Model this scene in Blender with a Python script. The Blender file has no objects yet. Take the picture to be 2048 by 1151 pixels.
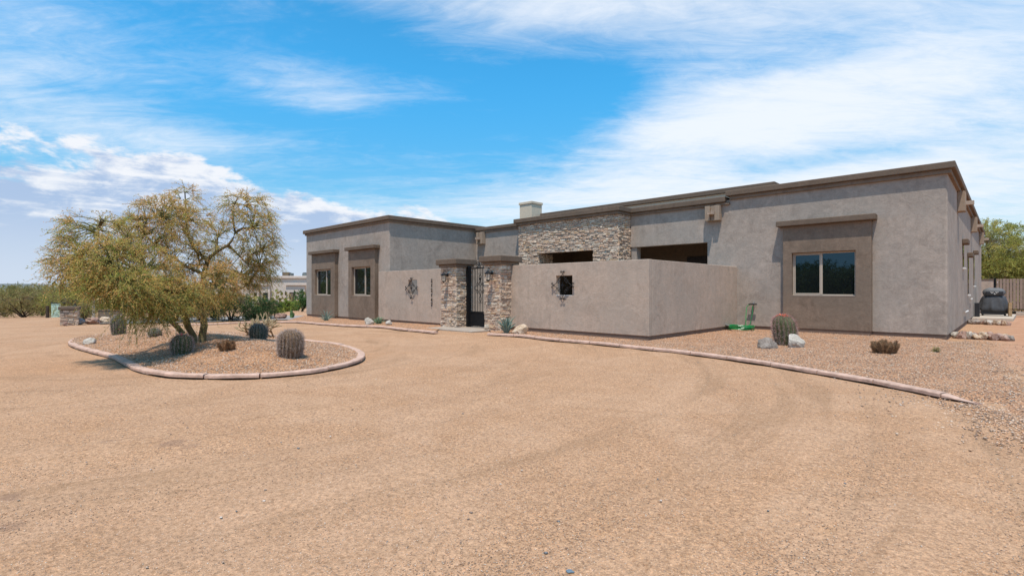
import bpy, bmesh, math, random
import numpy as np
from mathutils import Vector, Matrix, noise as mnoise
random.seed(7); RNG = np.random.default_rng(7)
R = math.radians
C = bpy.context.scene.collection
SC = bpy.context.scene

# ------------------------------------------------------------------ camera
YAW = R(44.2); CA, SA = math.cos(YAW), math.sin(YAW); H = 1.35; F = 1023.0; HOR = 579.5
cam = bpy.data.objects.new('camera', bpy.data.cameras.new('camera')); C.objects.link(cam)
cam.location = (0, 0, H); cam.rotation_euler = (R(90), 0, YAW)
cam.data.sensor_width = 36; cam.data.lens = 36 * F / 2048; cam.data.shift_y = (HOR - 575.5) / 2048
cam.data.clip_start = .05; cam.data.clip_end = 3000
SC.camera = cam
SC.view_settings.view_transform = 'Standard'; SC.view_settings.look = 'None'
SC.view_settings.exposure = 0.08; SC.view_settings.gamma = 1; SC.view_settings.use_curve_mapping = False
SC.cycles.max_bounces = 6; SC.cycles.transparent_max_bounces = 8

def P(px, py, fwd):                       # a point at a distance ahead
    r = (px - 1024) / F * fwd
    return Vector((r * CA - fwd * SA, r * SA + fwd * CA, H + (HOR - py) / F * fwd))
def azel(px, py):
    a = math.atan((px - 1024) / F); return a, math.atan((HOR - py) / F * math.cos(a))

# ------------------------------------------------------------------ sun and sky
SUN_EL, SUN_AZ = R(70), R(33)             # azimuth measured from -Y towards +X
S = Vector((math.sin(SUN_AZ) * math.cos(SUN_EL), -math.cos(SUN_AZ) * math.cos(SUN_EL), math.sin(SUN_EL)))
sun = bpy.data.objects.new('sun', bpy.data.lights.new('sun', 'SUN')); C.objects.link(sun)
sun.data.energy = 4.4; sun.data.angle = R(.55); sun.data.color = (1, .93, .84)
sun.rotation_euler = S.to_track_quat('Z', 'Y').to_euler()

W = bpy.data.worlds.new('World'); SC.world = W; W.use_nodes = True
nt = W.node_tree; nt.nodes.clear()
class N:                                  # small node helper
    def __init__(s, nt): s.nt = nt
    def new(s, t, **k):
        n = s.nt.nodes.new(t)
        for a, b in k.items(): setattr(n, a, b)
        return n
    def put(s, sock, v):
        if isinstance(v, bpy.types.NodeSocket): s.nt.links.new(v, sock)
        elif v is not None: sock.default_value = v
    def math(s, op, a, b=None, c=None, clamp=False):
        n = s.new('ShaderNodeMath', operation=op); n.use_clamp = clamp
        s.put(n.inputs[0], a); s.put(n.inputs[1], b)
        if c is not None: s.put(n.inputs[2], c)
        return n.outputs[0]
    def noise(s, vec, scale, detail=5, rough=.55, dist=0, dim='3D'):
        n = s.new('ShaderNodeTexNoise'); n.noise_dimensions = dim
        s.put(n.inputs['Vector'], vec); s.put(n.inputs['Scale'], scale); s.put(n.inputs['Detail'], detail)
        s.put(n.inputs['Roughness'], rough); s.put(n.inputs['Distortion'], dist); return n.outputs['Fac']
    def vor(s, vec, scale, feature='F1', rand=1):
        n = s.new('ShaderNodeTexVoronoi', feature=feature); s.put(n.inputs['Vector'], vec)
        s.put(n.inputs['Scale'], scale); s.put(n.inputs['Randomness'], rand); return n
    def ramp(s, f, stops, interp='LINEAR'):
        n = s.new('ShaderNodeValToRGB'); s.put(n.inputs[0], f); e = n.color_ramp.elements
        n.color_ramp.interpolation = interp
        while len(e) < len(stops): e.new(.5)
        for i, (p, c) in enumerate(stops):
            e[i].position = p; e[i].color = (*(c if isinstance(c, (tuple, list)) else (c, c, c)), 1)
        return n.outputs[0]
    def mix(s, f, a, b, mode='MIX'):
        n = s.new('ShaderNodeMix', data_type='RGBA', blend_type=mode)
        s.put(n.inputs[0], f)
        for sk, v in ((n.inputs[6], a), (n.inputs[7], b)):
            s.put(sk, (*v, 1) if isinstance(v, (tuple, list)) and len(v) == 3 else v)
        return n.outputs[2]
    def smooth(s, x, lo, hi):
        n = s.new('ShaderNodeMapRange', interpolation_type='SMOOTHSTEP')
        s.put(n.inputs[0], x); s.put(n.inputs[1], lo); s.put(n.inputs[2], hi); return n.outputs[0]
    def mapping(s, vec, scale=(1, 1, 1), rot=(0, 0, 0), loc=(0, 0, 0)):
        n = s.new('ShaderNodeMapping'); s.put(n.inputs[0], vec); n.inputs[1].default_value = loc
        n.inputs[2].default_value = rot; n.inputs[3].default_value = scale; return n.outputs[0]
    def bump(s, h, strength, dist, nrm=None):
        n = s.new('ShaderNodeBump'); s.put(n.inputs['Height'], h); n.inputs['Strength'].default_value = strength
        n.inputs['Distance'].default_value = dist; s.put(n.inputs['Normal'], nrm); return n.outputs[0]

n = N(nt)
sky = n.new('ShaderNodeTexSky', sky_type='NISHITA'); sky.sun_disc = False
sky.sun_elevation = SUN_EL; sky.sun_rotation = math.atan2(S.x, S.y)
sky.air_density = 1.0; sky.dust_density = .5; sky.ozone_density = 2.0; sky.altitude = 600
hs = n.new('ShaderNodeHueSaturation'); hs.inputs['Saturation'].default_value = 1.28; hs.inputs['Value'].default_value = 1.2
hs.inputs['Hue'].default_value = .484
nt.links.new(sky.outputs[0], hs.inputs['Color'])

tc = n.new('ShaderNodeTexCoord'); D = tc.outputs['Generated']
sep = n.new('ShaderNodeSeparateXYZ'); nt.links.new(D, sep.inputs[0])
dx, dy, dz = sep.outputs
fw = n.math('ADD', n.math('MULTIPLY', dx, -SA), n.math('MULTIPLY', dy, CA))
rt = n.math('ADD', n.math('MULTIPLY', dx, CA), n.math('MULTIPLY', dy, SA))
az = n.math('MULTIPLY', n.math('ARCTAN2', rt, fw), 57.2958)
el = n.math('MULTIPLY', n.math('ARCSINE', dz), 57.2958)
skyc = n.mix(1.0, hs.outputs[0], n.mix(n.smooth(el, 4, 24), (1.05, 1.12, 1.12), (.92, 1.72, 1.86)), 'MULTIPLY')
# high thin clouds: a sheet far above, seen in perspective
zz = n.math('ADD', n.math('MAXIMUM', dz, 0), .13)
cx = n.math('DIVIDE', rt, zz); cy = n.math('DIVIDE', fw, zz)
cmb = n.new('ShaderNodeCombineXYZ'); nt.links.new(cx, cmb.inputs[0]); nt.links.new(cy, cmb.inputs[1])
hi_v = n.mapping(cmb.outputs[0], (.55, 1.0, 1), (0, 0, R(-14)), (3.1, 1.7, 0))
n1 = n.noise(hi_v, .9, 9, .62, .9)
n2 = n.noise(n.mapping(cmb.outputs[0], (.6, 1.5, 1), (0, 0, R(-16))), 2.4, 9, .68, 1.2)
n3 = n.noise(n.mapping(cmb.outputs[0], (.8, 1.7, 1), (0, 0, R(9)), (7, 2, 0)), 5.5, 8, .7, 1.4)
nn = n.math('ADD', n.math('ADD', n.math('MULTIPLY', n1, .50), n.math('MULTIPLY', n2, .32)), n.math('MULTIPLY', n3, .18))
LOBES = [(38, 19, 17, 11, .235), (22, 16.5, 12, 4.2, .19), (4, 29, 19, 4.8, .20), (-43, 21, 9, 4, .12), (-20, 25, 13, 3, -.08),
         (-40, 13.8, 11, 2.4, .20), (-21, 19.5, 5.5, 2.4, .15), (6, 20.5, 8, 3.6, -.20), (-16, 26, 10, 3, -.06), (-25, 16.5, 12, 1.8, -.06),
         (14, 9, 20, 3.6, .19), (31, 12.2, 7, 1.0, -.22), (37, 10, 9, 3, .10), (-8, 16, 10, 3, -.05), (30, 22, 9, 1.6, -.10)]
B = -.045
for a0, e0, sa, se, am in LOBES:
    da = n.math('DIVIDE', n.math('SUBTRACT', az, a0), sa); de = n.math('DIVIDE', n.math('SUBTRACT', el, e0), se)
    q = n.math('ADD', n.math('MULTIPLY', da, da), n.math('MULTIPLY', de, de))
    g = n.math('MULTIPLY', n.math('EXPONENT', n.math('MULTIPLY', q, -.7)), am)
    B = n.math('ADD', B, g)
dens = n.smooth(n.math('ADD', nn, B), .385, .80)
cir_col = (8.6, 9.1, 9.8)
c1 = n.mix(n.math('MULTIPLY', dens, .95), skyc, cir_col)
# cumulus bank low in the sky, thickest to the left
cm2 = n.new('ShaderNodeCombineXYZ'); nt.links.new(az, cm2.inputs[0]); nt.links.new(n.math('MULTIPLY', el, 2.3), cm2.inputs[1])
cu = n.noise(cm2.outputs[0], .13, 9, .6, .25)
cu2 = n.noise(n.mapping(cm2.outputs[0], (1, 1, 1), (0, 0, 0), (13, -3, 4)), .30, 8, .62, .3)
top = n.math('ADD', n.math('ADD', n.math('MULTIPLY', n.smooth(az, 6, -30), 6.2), 5.6), n.math('MULTIPLY', n.math('SUBTRACT', n.noise(cm2.outputs[0], .055, 3, .5, 0), .5), 9))           # bank height in degrees
hgt = n.math('DIVIDE', n.math('SUBTRACT', top, el), 6.0)
cd = n.smooth(n.math('ADD', n.math('ADD', n.math('MULTIPLY', cu, 1.5), n.math('MULTIPLY', cu2, .4)), n.math('MINIMUM', hgt, .42)), .97, 1.16)
cd = n.math('MULTIPLY', cd, n.smooth(az, 16, -4))
band = n.noise(n.mapping(cm2.outputs[0], (.5, 2.6, 1), (0, 0, 0), (2, 9, 1)), .16, 8, .62, .4)
shade = n.smooth(n.math('ADD', n.math('ADD', n.math('MULTIPLY', cu2, 1.1), n.math('MULTIPLY', band, .75)), n.math('MULTIPLY', n.math('SUBTRACT', el, top), .06)), .60, .98)
cu_col = n.mix(shade, (4.1, 5.3, 7.5), (8.9, 9.0, 9.4))
c2 = n.mix(n.math('MULTIPLY', cd, .93), c1, cu_col)
# pale dusty air towards the horizon
hz = n.math('MULTIPLY', n.smooth(el, 8.5, 0), .62)
c3 = n.mix(hz, c2, (6.9, 7.7, 8.6))
bg = n.new('ShaderNodeBackground'); bg.inputs[1].default_value = .1; nt.links.new(c3, bg.inputs[0])
wo = n.new('ShaderNodeOutputWorld'); nt.links.new(bg.outputs[0], wo.inputs[0])

# ------------------------------------------------------------------ materials
def new_mat(name):
    m = bpy.data.materials.new(name); m.use_nodes = True; t = m.node_tree; t.nodes.clear()
    k = N(t); out = k.new('ShaderNodeOutputMaterial'); b = k.new('ShaderNodeBsdfPrincipled')
    t.links.new(b.outputs[0], out.inputs[0]); b.inputs['Specular IOR Level'].default_value = .25
    geo = k.new('ShaderNodeNewGeometry')
    return m, k, b, geo.outputs['Position'], out
def plain(name, col, rough=.6, metal=0, spec=.3, var=.0, scale=8, bump=0):
    m, k, b, pos, _ = new_mat(name)
    b.inputs['Roughness'].default_value = rough; b.inputs['Metallic'].default_value = metal
    b.inputs['Specular IOR Level'].default_value = spec
    f = k.noise(pos, scale, 6, .6)
    lo = tuple(c * (1 - var) for c in col); hi = tuple(min(1, c * (1 + var)) for c in col)
    k.put(b.inputs['Base Color'], k.ramp(f, [(.3, lo), (.7, hi)]))
    if bump: k.put(b.inputs['Normal'], k.bump(k.noise(pos, scale * 6, 4), bump, .01))
    return m
def stucco(name, col, var=.16, warm=(.93, 1, 1.05)):
    m, k, b, pos, _ = new_mat(name); b.inputs['Roughness'].default_value = .92
    b.inputs['Specular IOR Level'].default_value = .12
    big = k.noise(pos, .55, 5, .6, .6); mid = k.noise(pos, 2.3, 7, .68, 1.6); fine = k.noise(pos, 26, 4, .65, .4)
    streak = k.noise(k.mapping(pos, (5, 5, .45)), 1.5, 5, .6, .4)
    f = k.math('ADD', k.math('MULTIPLY', big, .34), k.math('MULTIPLY', mid, .42))
    f = k.math('ADD', f, k.math('ADD', k.math('MULTIPLY', fine, .12), k.math('MULTIPLY', streak, .12)))
    lo = tuple(c * (1 - var * 1.5) for c in col); hi = tuple(c * (1 + var * 1.3) for c in col)
    c = k.ramp(f, [(.39, lo), (.50, col), (.60, hi)])
    c = k.mix(.32, c, k.ramp(k.noise(pos, 16, 7, .78, .9), [(.36, lo), (.62, hi)]))
    tintn = k.smooth(k.noise(pos, .8, 4, .6, .5), .4, .65)
    c = k.mix(k.math('MULTIPLY', tintn, .5), c, (col[0] * warm[0], col[1] * warm[1], col[2] * warm[2]))
    grime = k.noise(k.mapping(pos, (2.2, 2.2, .5)), 1.3, 6, .7, .8)
    c = k.mix(k.math('MULTIPLY', k.smooth(grime, .55, .72), .36), c, tuple(v * .62 for v in col))
    k.put(b.inputs['Base Color'], c)
    b1 = k.bump(k.noise(pos, 5, 4, .6, .8), .5, .018)
    b2 = k.bump(k.noise(pos, 55, 5, .7), .55, .006, b1)
    k.put(b.inputs['Normal'], b2); return m
M = {}
M['stucco'] = stucco('grey_tan_stucco', (.362, .294, .240), .25)
M['stucco_yard'] = stucco('courtyard_stucco', (.448, .342, .264), .19)
M['stucco_dark'] = stucco('brown_stucco', (.215, .155, .112), .26)
M['stucco_cap'] = stucco('cap_stucco', (.160, .114, .082), .16)
M['stucco_drain'] = stucco('drain_stucco', (.34, .25, .18), .10)
M['stucco_cream'] = stucco('cream_stucco', (.66, .53, .385), .05)
M['stem'] = stucco('stem_concrete', (.20, .135, .098), .15)
M['roof'] = stucco('roof_foam', (.5, .47, .42), .08)
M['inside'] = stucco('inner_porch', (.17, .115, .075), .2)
M['iron'] = plain('black_iron', (.006, .006, .007), .55, .0, .25, .2, 30)
M['frame'] = plain('tan_vinyl_frame', (.44, .36, .28), .45, 0, .4, .05)
M['white'] = plain('white_paint', (.74, .72, .68), .5)
M['slab'] = plain('pale_concrete', (.46, .38, .30), .9, 0, .15, .12, 5, .4)
M['patio'] = plain('patio_concrete', (.36, .29, .23), .9, 0, .15, .15, 3, .4)
M['asphalt'] = plain('grey_gravel_drive', (.30, .27, .25), .95, 0, .1, .16, 14, .6)
M['wood'] = plain('old_timber', (.33, .22, .12), .85, 0, .15, .3, 9, .5)
M['slat'] = plain('weathered_slat', (.30, .215, .165), .85, 0, .15, .14, 7, .4)
M['pole'] = plain('pale_bark', (.38, .33, .29), .9, 0, .1, .25, 18, .6)
M['bark'] = plain('tree_bark', (.16, .125, .065), .92, 0, .1, .45, 14, 1)
M['bark_dark'] = plain('dark_bark', (.075, .055, .04), .95, 0, .1, .35, 14, 1)
M['twig'] = plain('thin_twig', (.20, .185, .07), .9, 0, .1, .3, 10)
M['twig_dry'] = plain('dry_twig', (.22, .16, .10), .9, 0, .1, .3, 10)
M['blackplastic'] = plain('black_plastic', (.02, .02, .022), .4, 0, .5)
M['cover'] = plain('charcoal_fabric', (.055, .055, .058), .62, 0, .4, .25, 6, .3)
M['metal'] = plain('grey_metal', (.45, .46, .46), .35, .8, .5, .1)
M['hose'] = plain('green_hose', (.008, .20, .05), .35, 0, .5, .15, 12)
M['hose_l'] = plain('light_green_hose', (.10, .42, .15), .35, 0, .5, .1, 12)
M['acgrey'] = plain('ac_grey', (.16, .17, .16), .6, 0, .3, .15)
M['boxgreen'] = plain('pale_green_panel', (.55, .74, .63), .35, 0, .5, .08, 4)
M['flower'] = plain('red_flower', (.62, .13, .06), .6, 0, .3, .3, 30)
M['pinkflower'] = plain('pink_flower', (.75, .12, .16), .6, 0, .3, .2, 30)
M['lampglass'] = plain('frosted_lamp_glass', (.62, .52, .40), .25, 0, .5, .08)
M['numeral'] = plain('dark_bronze', (.03, .022, .018), .5, .3, .5)

def rock_mat(name, a, b_, c):
    m, k, b, pos, _ = new_mat(name); b.inputs['Roughness'].default_value = .88
    f = k.noise(pos, 6, 8, .7, .8); g = k.noise(pos, 40, 4, .7)
    col = k.ramp(f, [(.3, a), (.5, b_), (.68, c)])
    col = k.mix(k.smooth(g, .56, .66), col, tuple(x * .45 for x in b_))
    k.put(b.inputs['Base Color'], col)
    k.put(b.inputs['Normal'], k.bump(k.noise(pos, 22, 7, .75), .8, .03)); return m
M['rock_grey'] = rock_mat('grey_boulder', (.14, .11, .09), (.27, .22, .18), (.42, .36, .31))
M['rock_white'] = rock_mat('whitish_boulder', (.34, .29, .235), (.47, .41, .34), (.60, .53, .45))
M['rock_tan'] = rock_mat('tan_boulder', (.34, .22, .13), (.52, .38, .26), (.66, .54, .42))
M['rock_red'] = rock_mat('red_brown_rock', (.16, .09, .07), (.33, .20, .15), (.50, .36, .29))
M['rock_blue'] = rock_mat('blue_grey_rock', (.14, .15, .17), (.30, .32, .34), (.42, .43, .44))
STONE_COLS = [(.62, .45, .32), (.66, .51, .385), (.60, .40, .27), (.55, .40, .29), (.62, .43, .27), (.50, .38, .29), (.68, .55, .42), (.57, .39, .28), (.62, .47, .35), (.46, .33, .24)]
for i, c in enumerate(STONE_COLS):
    M['stone%d' % i] = rock_mat('ledge_stone', tuple(x * .72 for x in c), c, tuple(min(.8, x * 1.25) for x in c))
M['mortar'] = plain('dark_joint', (.10, .07, .055), .95, 0, .1, .2, 20)
M['concrete_pink'] = plain('pink_concrete', (.52, .345, .262), .9, 0, .15, .24, 9, .7)

def glass_mat():
    m, k, b, pos, _ = new_mat('dark_window_glass')
    b.inputs['Base Color'].default_value = (.006, .007, .008, 1); b.inputs['Roughness'].default_value = .015
    b.inputs['Specular Tint'].default_value = (.42, .80, 1, 1); b.inputs['IOR'].default_value = 1.8; b.inputs['Specular IOR Level'].default_value = .5
    k.put(b.inputs['Normal'], k.bump(k.noise(pos, .9, 2), .05, .02)); return m
M['glass'] = glass_mat()

def leaf_mat(name, stops, trans=.35):
    m, k, b, pos, out = new_mat(name)
    at = k.new('ShaderNodeAttribute', attribute_name='tint')
    c = k.ramp(at.outputs['Fac'], stops)
    b.inputs['Roughness'].default_value = .7; b.inputs['Specular IOR Level'].default_value = .15
    k.put(b.inputs['Base Color'], c)
    tr = k.new('ShaderNodeBsdfTranslucent'); k.put(tr.inputs[0], c)
    ms = k.new('ShaderNodeMixShader'); ms.inputs[0].default_value = trans
    k.nt.links.new(b.outputs[0], ms.inputs[1]); k.nt.links.new(tr.outputs[0], ms.inputs[2])
    k.nt.links.new(ms.outputs[0], out.inputs[0]); return m
M['palo'] = leaf_mat('palo_verde_leaf', trans=.5, stops=[(0, (.16, .25, .05)), (.24, (.34, .40, .09)), (.44, (.60, .52, .15)), (.60, (.76, .50, .17)), (.82, (.76, .38, .15)), (1, (.84, .68, .42))])
M['mesq'] = leaf_mat('mesquite_leaf', [(0, (.15, .16, .05)), (.4, (.29, .27, .09)), (.75, (.44, .33, .13)), (1, (.55, .36, .17))])
M['green'] = leaf_mat('green_leaf', [(0, (.02, .06, .02)), (.5, (.045, .12, .035)), (1, (.10, .20, .05))])
M['yellowgreen'] = leaf_mat('yellow_green_leaf', [(0, (.15, .19, .04)), (.5, (.36, .36, .08)), (1, (.58, .47, .14))])
M['lime'] = leaf_mat('lime_leaf', [(0, (.10, .18, .03)), (.5, (.22, .30, .05)), (1, (.45, .45, .12))])
M['spine'] = leaf_mat('cactus_spine', [(0, (.30, .20, .16)), (.5, (.45, .34, .28)), (1, (.68, .58, .52))], .1)
M['spine_red'] = leaf_mat('red_cactus_spine', [(0, (.42, .17, .15)), (.35, (.50, .33, .29)), (1, (.72, .62, .55))], .1)
M['spine_brown'] = leaf_mat('brown_cactus_spine', [(0, (.16, .075, .035)), (.5, (.30, .155, .075)), (1, (.48, .29, .16))], .1)
M['cactus'] = plain('cactus_skin', (.075, .085, .035), .7, 0, .3, .35, 12, .3)
M['cactus_grey'] = plain('grey_cactus_skin', (.085, .088, .06), .7, 0, .3, .3, 12, .3)
M['cactus_brown'] = plain('dry_cactus_skin', (.16, .10, .055), .8, 0, .2, .35, 12, .5)
M['cholla'] = plain('cholla_skin', (.36, .27, .16), .9, 0, .1, .35, 25, .8)
M['agave'] = plain('blue_agave', (.17, .235, .19), .55, 0, .35, .22, 7)
M['agave_g'] = plain('green_agave', (.15, .215, .12), .55, 0, .35, .25, 7)
M['prickly'] = plain('green_pad', (.07, .13, .04), .6, 0, .3, .3, 9)

# ground colours are soil and gravel colours; shade between pebbles is painted in too
def grit_color(k, pos, base, spread=1.0, cell=150):
    v = k.vor(pos, cell); sp = k.new('ShaderNodeSeparateColor'); k.put(sp.inputs[0], v.outputs['Color'])
    rnd = sp.outputs[0]; rnd2 = sp.outputs[1]
    b_ = np.array(base)
    st = [(0, tuple(b_ * .26)), (.14, tuple(b_ * (.58, .58, .64))), (.3, tuple(b_ * (.95, .9, .86))), (.6, tuple(b_ * (1.05, 1.0, .97))), (.82, tuple(b_ * (1.1, 1.0, .86))), (.93, tuple(b_ * (1.2, .92, .74))), (1, tuple(np.minimum(b_ * 1.8, .85)))]
    return k.ramp(rnd, st), rnd2, v
STAINS = []
def ground_mat():
    m, k, b, pos, _ = new_mat('decomposed_granite'); b.inputs['Roughness'].default_value = .95; b.inputs['Specular IOR Level'].default_value = .08
    base = (.448, .278, .168)
    c, r2, v = grit_color(k, pos, base, cell=105)
    c2, _, v2 = grit_color(k, k.mapping(pos, (1, 1, 1), (0, 0, 0), (3, 7, 1)), base, cell=240)
    c = k.mix(.45, c, c2)
    sandy = k.noise(pos, .55, 6, .6, .9)
    smooth_f = k.smooth(sandy, .40, .62)
    c = k.mix(k.math('MULTIPLY', smooth_f, .45), c, tuple(x * y for x, y in zip(base, (1.13, 1.13, 1.16))))
    # wheel-swept lanes curving round the island: finer, paler soil between rows of pushed grit
    sx = k.new('ShaderNodeSeparateXYZ'); k.put(sx.inputs[0], pos)
    X, Y = sx.outputs[0], sx.outputs[1]
    ddx = k.math('SUBTRACT', X, CIRC[0]); ddy = k.math('SUBTRACT', Y, CIRC[1])
    rad = k.math('SQRT', k.math('ADD', k.math('MULTIPLY', ddx, ddx), k.math('MULTIPLY', ddy, ddy)))
    cb = k.new('ShaderNodeCombineXYZ'); k.put(cb.inputs[0], rad); k.put(cb.inputs[1], k.math('MULTIPLY', k.math('ARCTAN2', ddy, ddx), .9))
    lanes = k.noise(cb.outputs[0], 1.7, 6, .62, .35)
    c = k.mix(k.math('MULTIPLY', k.smooth(lanes, .47, .34), .62), c, tuple(x * y for x, y in zip(base, (.74, .70, .66))))
    lanes2 = k.noise(k.mapping(cb.outputs[0], (3.3, .8, 1)), 3.0, 4, .6, .2)
    c = k.mix(k.math('MULTIPLY', k.smooth(lanes2, .55, .70), .36), c, tuple(x * .66 for x in base))
    patch = k.noise(pos, .23, 5, .6, .4)
    c = k.mix(k.math('MULTIPLY', k.smooth(patch, .52, .70), .34), c, tuple(x * y for x, y in zip(base, (.86, .84, .86))))
    clump = k.noise(pos, 30, 6, .82, .3)
    c = k.mix(.85, c, k.ramp(clump, [(.36, (.58, .54, .50)), (.5, (1, 1, 1)), (.62, (1.28, 1.27, 1.25))]), 'MULTIPLY')
    mid_ = k.noise(pos, 3.2, 6, .7, .8)
    c = k.mix(.38, c, k.ramp(mid_, [(.34, (.80, .77, .72)), (.5, (1, 1, 1)), (.64, (1.13, 1.15, 1.18))]), 'MULTIPLY')
    for sx_, sy_, sr_, sa_ in STAINS:
        wob = k.math('MULTIPLY', k.math('SUBTRACT', k.noise(pos, 7, 5, .7), .5), sr_ * 1.6)
        q1 = k.math('SUBTRACT', X, sx_); q2 = k.math('SUBTRACT', Y, sy_)
        dd = k.math('ADD', k.math('SQRT', k.math('ADD', k.math('MULTIPLY', q1, q1), k.math('MULTIPLY', q2, q2))), wob)
        c = k.mix(k.math('MULTIPLY', k.smooth(dd, sr_, sr_ * .3), sa_), c, (.20, .12, .085))
    # redder soil in the side yard
    red = k.smooth(k.math('ADD', k.math('ADD', X, k.math('MULTIPLY', k.noise(pos, .8, 4), 1.6)), 0), -.2, 1.3)
    red = k.math('MULTIPLY', red, k.smooth(k.math('ADD', Y, k.math('MULTIPLY', k.noise(pos, 1.3, 4), 3)), 12.2, 16.5))
    dust = k.noise(pos, 3, 8, .7, .6)
    c = k.mix(k.math('MULTIPLY', red, .9), c, k.ramp(dust, [(.3, (.36, .175, .10)), (.55, (.46, .25, .155)), (.7, (.53, .34, .23))]))
    # orange fine soil in front of the kerbs and under the tree
    orange = k.smooth(k.noise(pos, .9, 5, .65, .8), .60, .72)
    c = k.mix(k.math('MULTIPLY', orange, .33), c, (.47, .25, .12))
    # small scattered dark stones
    sp_ = k.noise(pos, 38, 3, .7); c = k.mix(k.math('MULTIPLY', k.smooth(sp_, .56, .70), .5), c, tuple(x * .52 for x in base))
    sp2 = k.noise(k.mapping(pos, (1, 1, 1), (0, 0, 0), (5, 2, 1)), 60, 3, .7); c = k.mix(k.math('MULTIPLY', k.smooth(sp2, .58, .72), .5), c, tuple(min(.85, x * 1.5) for x in base))
    k.put(b.inputs['Base Color'], c)
    h = k.math('ADD', k.math('MULTIPLY', v.outputs['Distance'], .8), k.math('MULTIPLY', v2.outputs['Distance'], .4))
    b1 = k.bump(h, .75, .006); b2 = k.bump(k.noise(pos, 9, 6, .65), .45, .03, b1)
    b3 = k.bump(lanes2, .35, .02, b2)
    k.put(b.inputs['Normal'], b3); return m
def gravel_mat(name, base):
    m, k, b, pos, _ = new_mat(name); b.inputs['Roughness'].default_value = .9; b.inputs['Specular IOR Level'].default_value = .12
    c, r2, v = grit_color(k, pos, base, cell=48)
    c2, _, v2 = grit_color(k, k.mapping(pos, (1, 1, 1), (0, 0, 0), (3, 7, 1)), base, cell=90)
    c = k.mix(.3, c, c2)
    c = k.mix(k.math('MULTIPLY', k.smooth(v.outputs['Distance'], .42, .7), .8), c, tuple(x * .30 for x in base))  # gaps between pebbles darkened, shade put into the colour
    patch = k.noise(pos, .7, 5, .6, .4); c = k.mix(k.math('MULTIPLY', k.smooth(patch, .5, .7), .3), c, tuple(x * .8 for x in base))
    k.put(b.inputs['Base Color'], c)
    inv = k.math('SUBTRACT', 1, v.outputs['Distance'])
    k.put(b.inputs['Normal'], k.bump(inv, 1.0, .016, k.bump(k.noise(pos, 6, 5), .4, .04))); return m

# ------------------------------------------------------------------ mesh helpers
def tag(o, label=None, cat=None, group=None, kind=None):
    if label: o['label'] = label
    if cat: o['category'] = cat
    if group: o['group'] = group
    if kind: o['kind'] = kind
    return o
def thing(name, label, cat, loc=(0, 0, 0), rz=0, group=None, scale=1):
    o = bpy.data.objects.new(name, None); C.objects.link(o); o.empty_display_size = .2
    o.location = loc; o.rotation_euler = (0, 0, rz); o.scale = (scale,) * 3
    return tag(o, label, cat, group)
def link(name, me, parent=None, loc=None, rot=None, scale=None):
    o = bpy.data.objects.new(name, me); C.objects.link(o)
    if parent is not None: o.parent = parent
    if loc is not None: o.location = loc
    if rot is not None: o.rotation_euler = rot
    if scale is not None: o.scale = scale
    return o
def np_mesh(name, V, Fc, mats, tint=None, smooth=False, midx=None):
    V = np.asarray(V, dtype=np.float32).reshape(-1, 3); Fc = np.asarray(Fc, dtype=np.int32)
    nf, kk = Fc.shape
    me = bpy.data.meshes.new(name); me.vertices.add(len(V)); me.vertices.foreach_set('co', V.ravel())
    me.loops.add(nf * kk); me.loops.foreach_set('vertex_index', Fc.ravel())
    me.polygons.add(nf); me.polygons.foreach_set('loop_start', np.arange(0, nf * kk, kk, dtype=np.int32))
    me.polygons.foreach_set('loop_total', np.full(nf, kk, dtype=np.int32))
    if smooth: me.polygons.foreach_set('use_smooth', np.ones(nf, dtype=bool))
    for mm in (mats if isinstance(mats, (list, tuple)) else [mats]): me.materials.append(mm)
    if midx is not None: me.polygons.foreach_set('material_index', np.asarray(midx, dtype=np.int32))
    if tint is not None:
        a = me.attributes.new('tint', 'FLOAT', 'FACE'); a.data.foreach_set('value', np.asarray(tint, dtype=np.float32))
    me.update(calc_edges=True); return me
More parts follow.
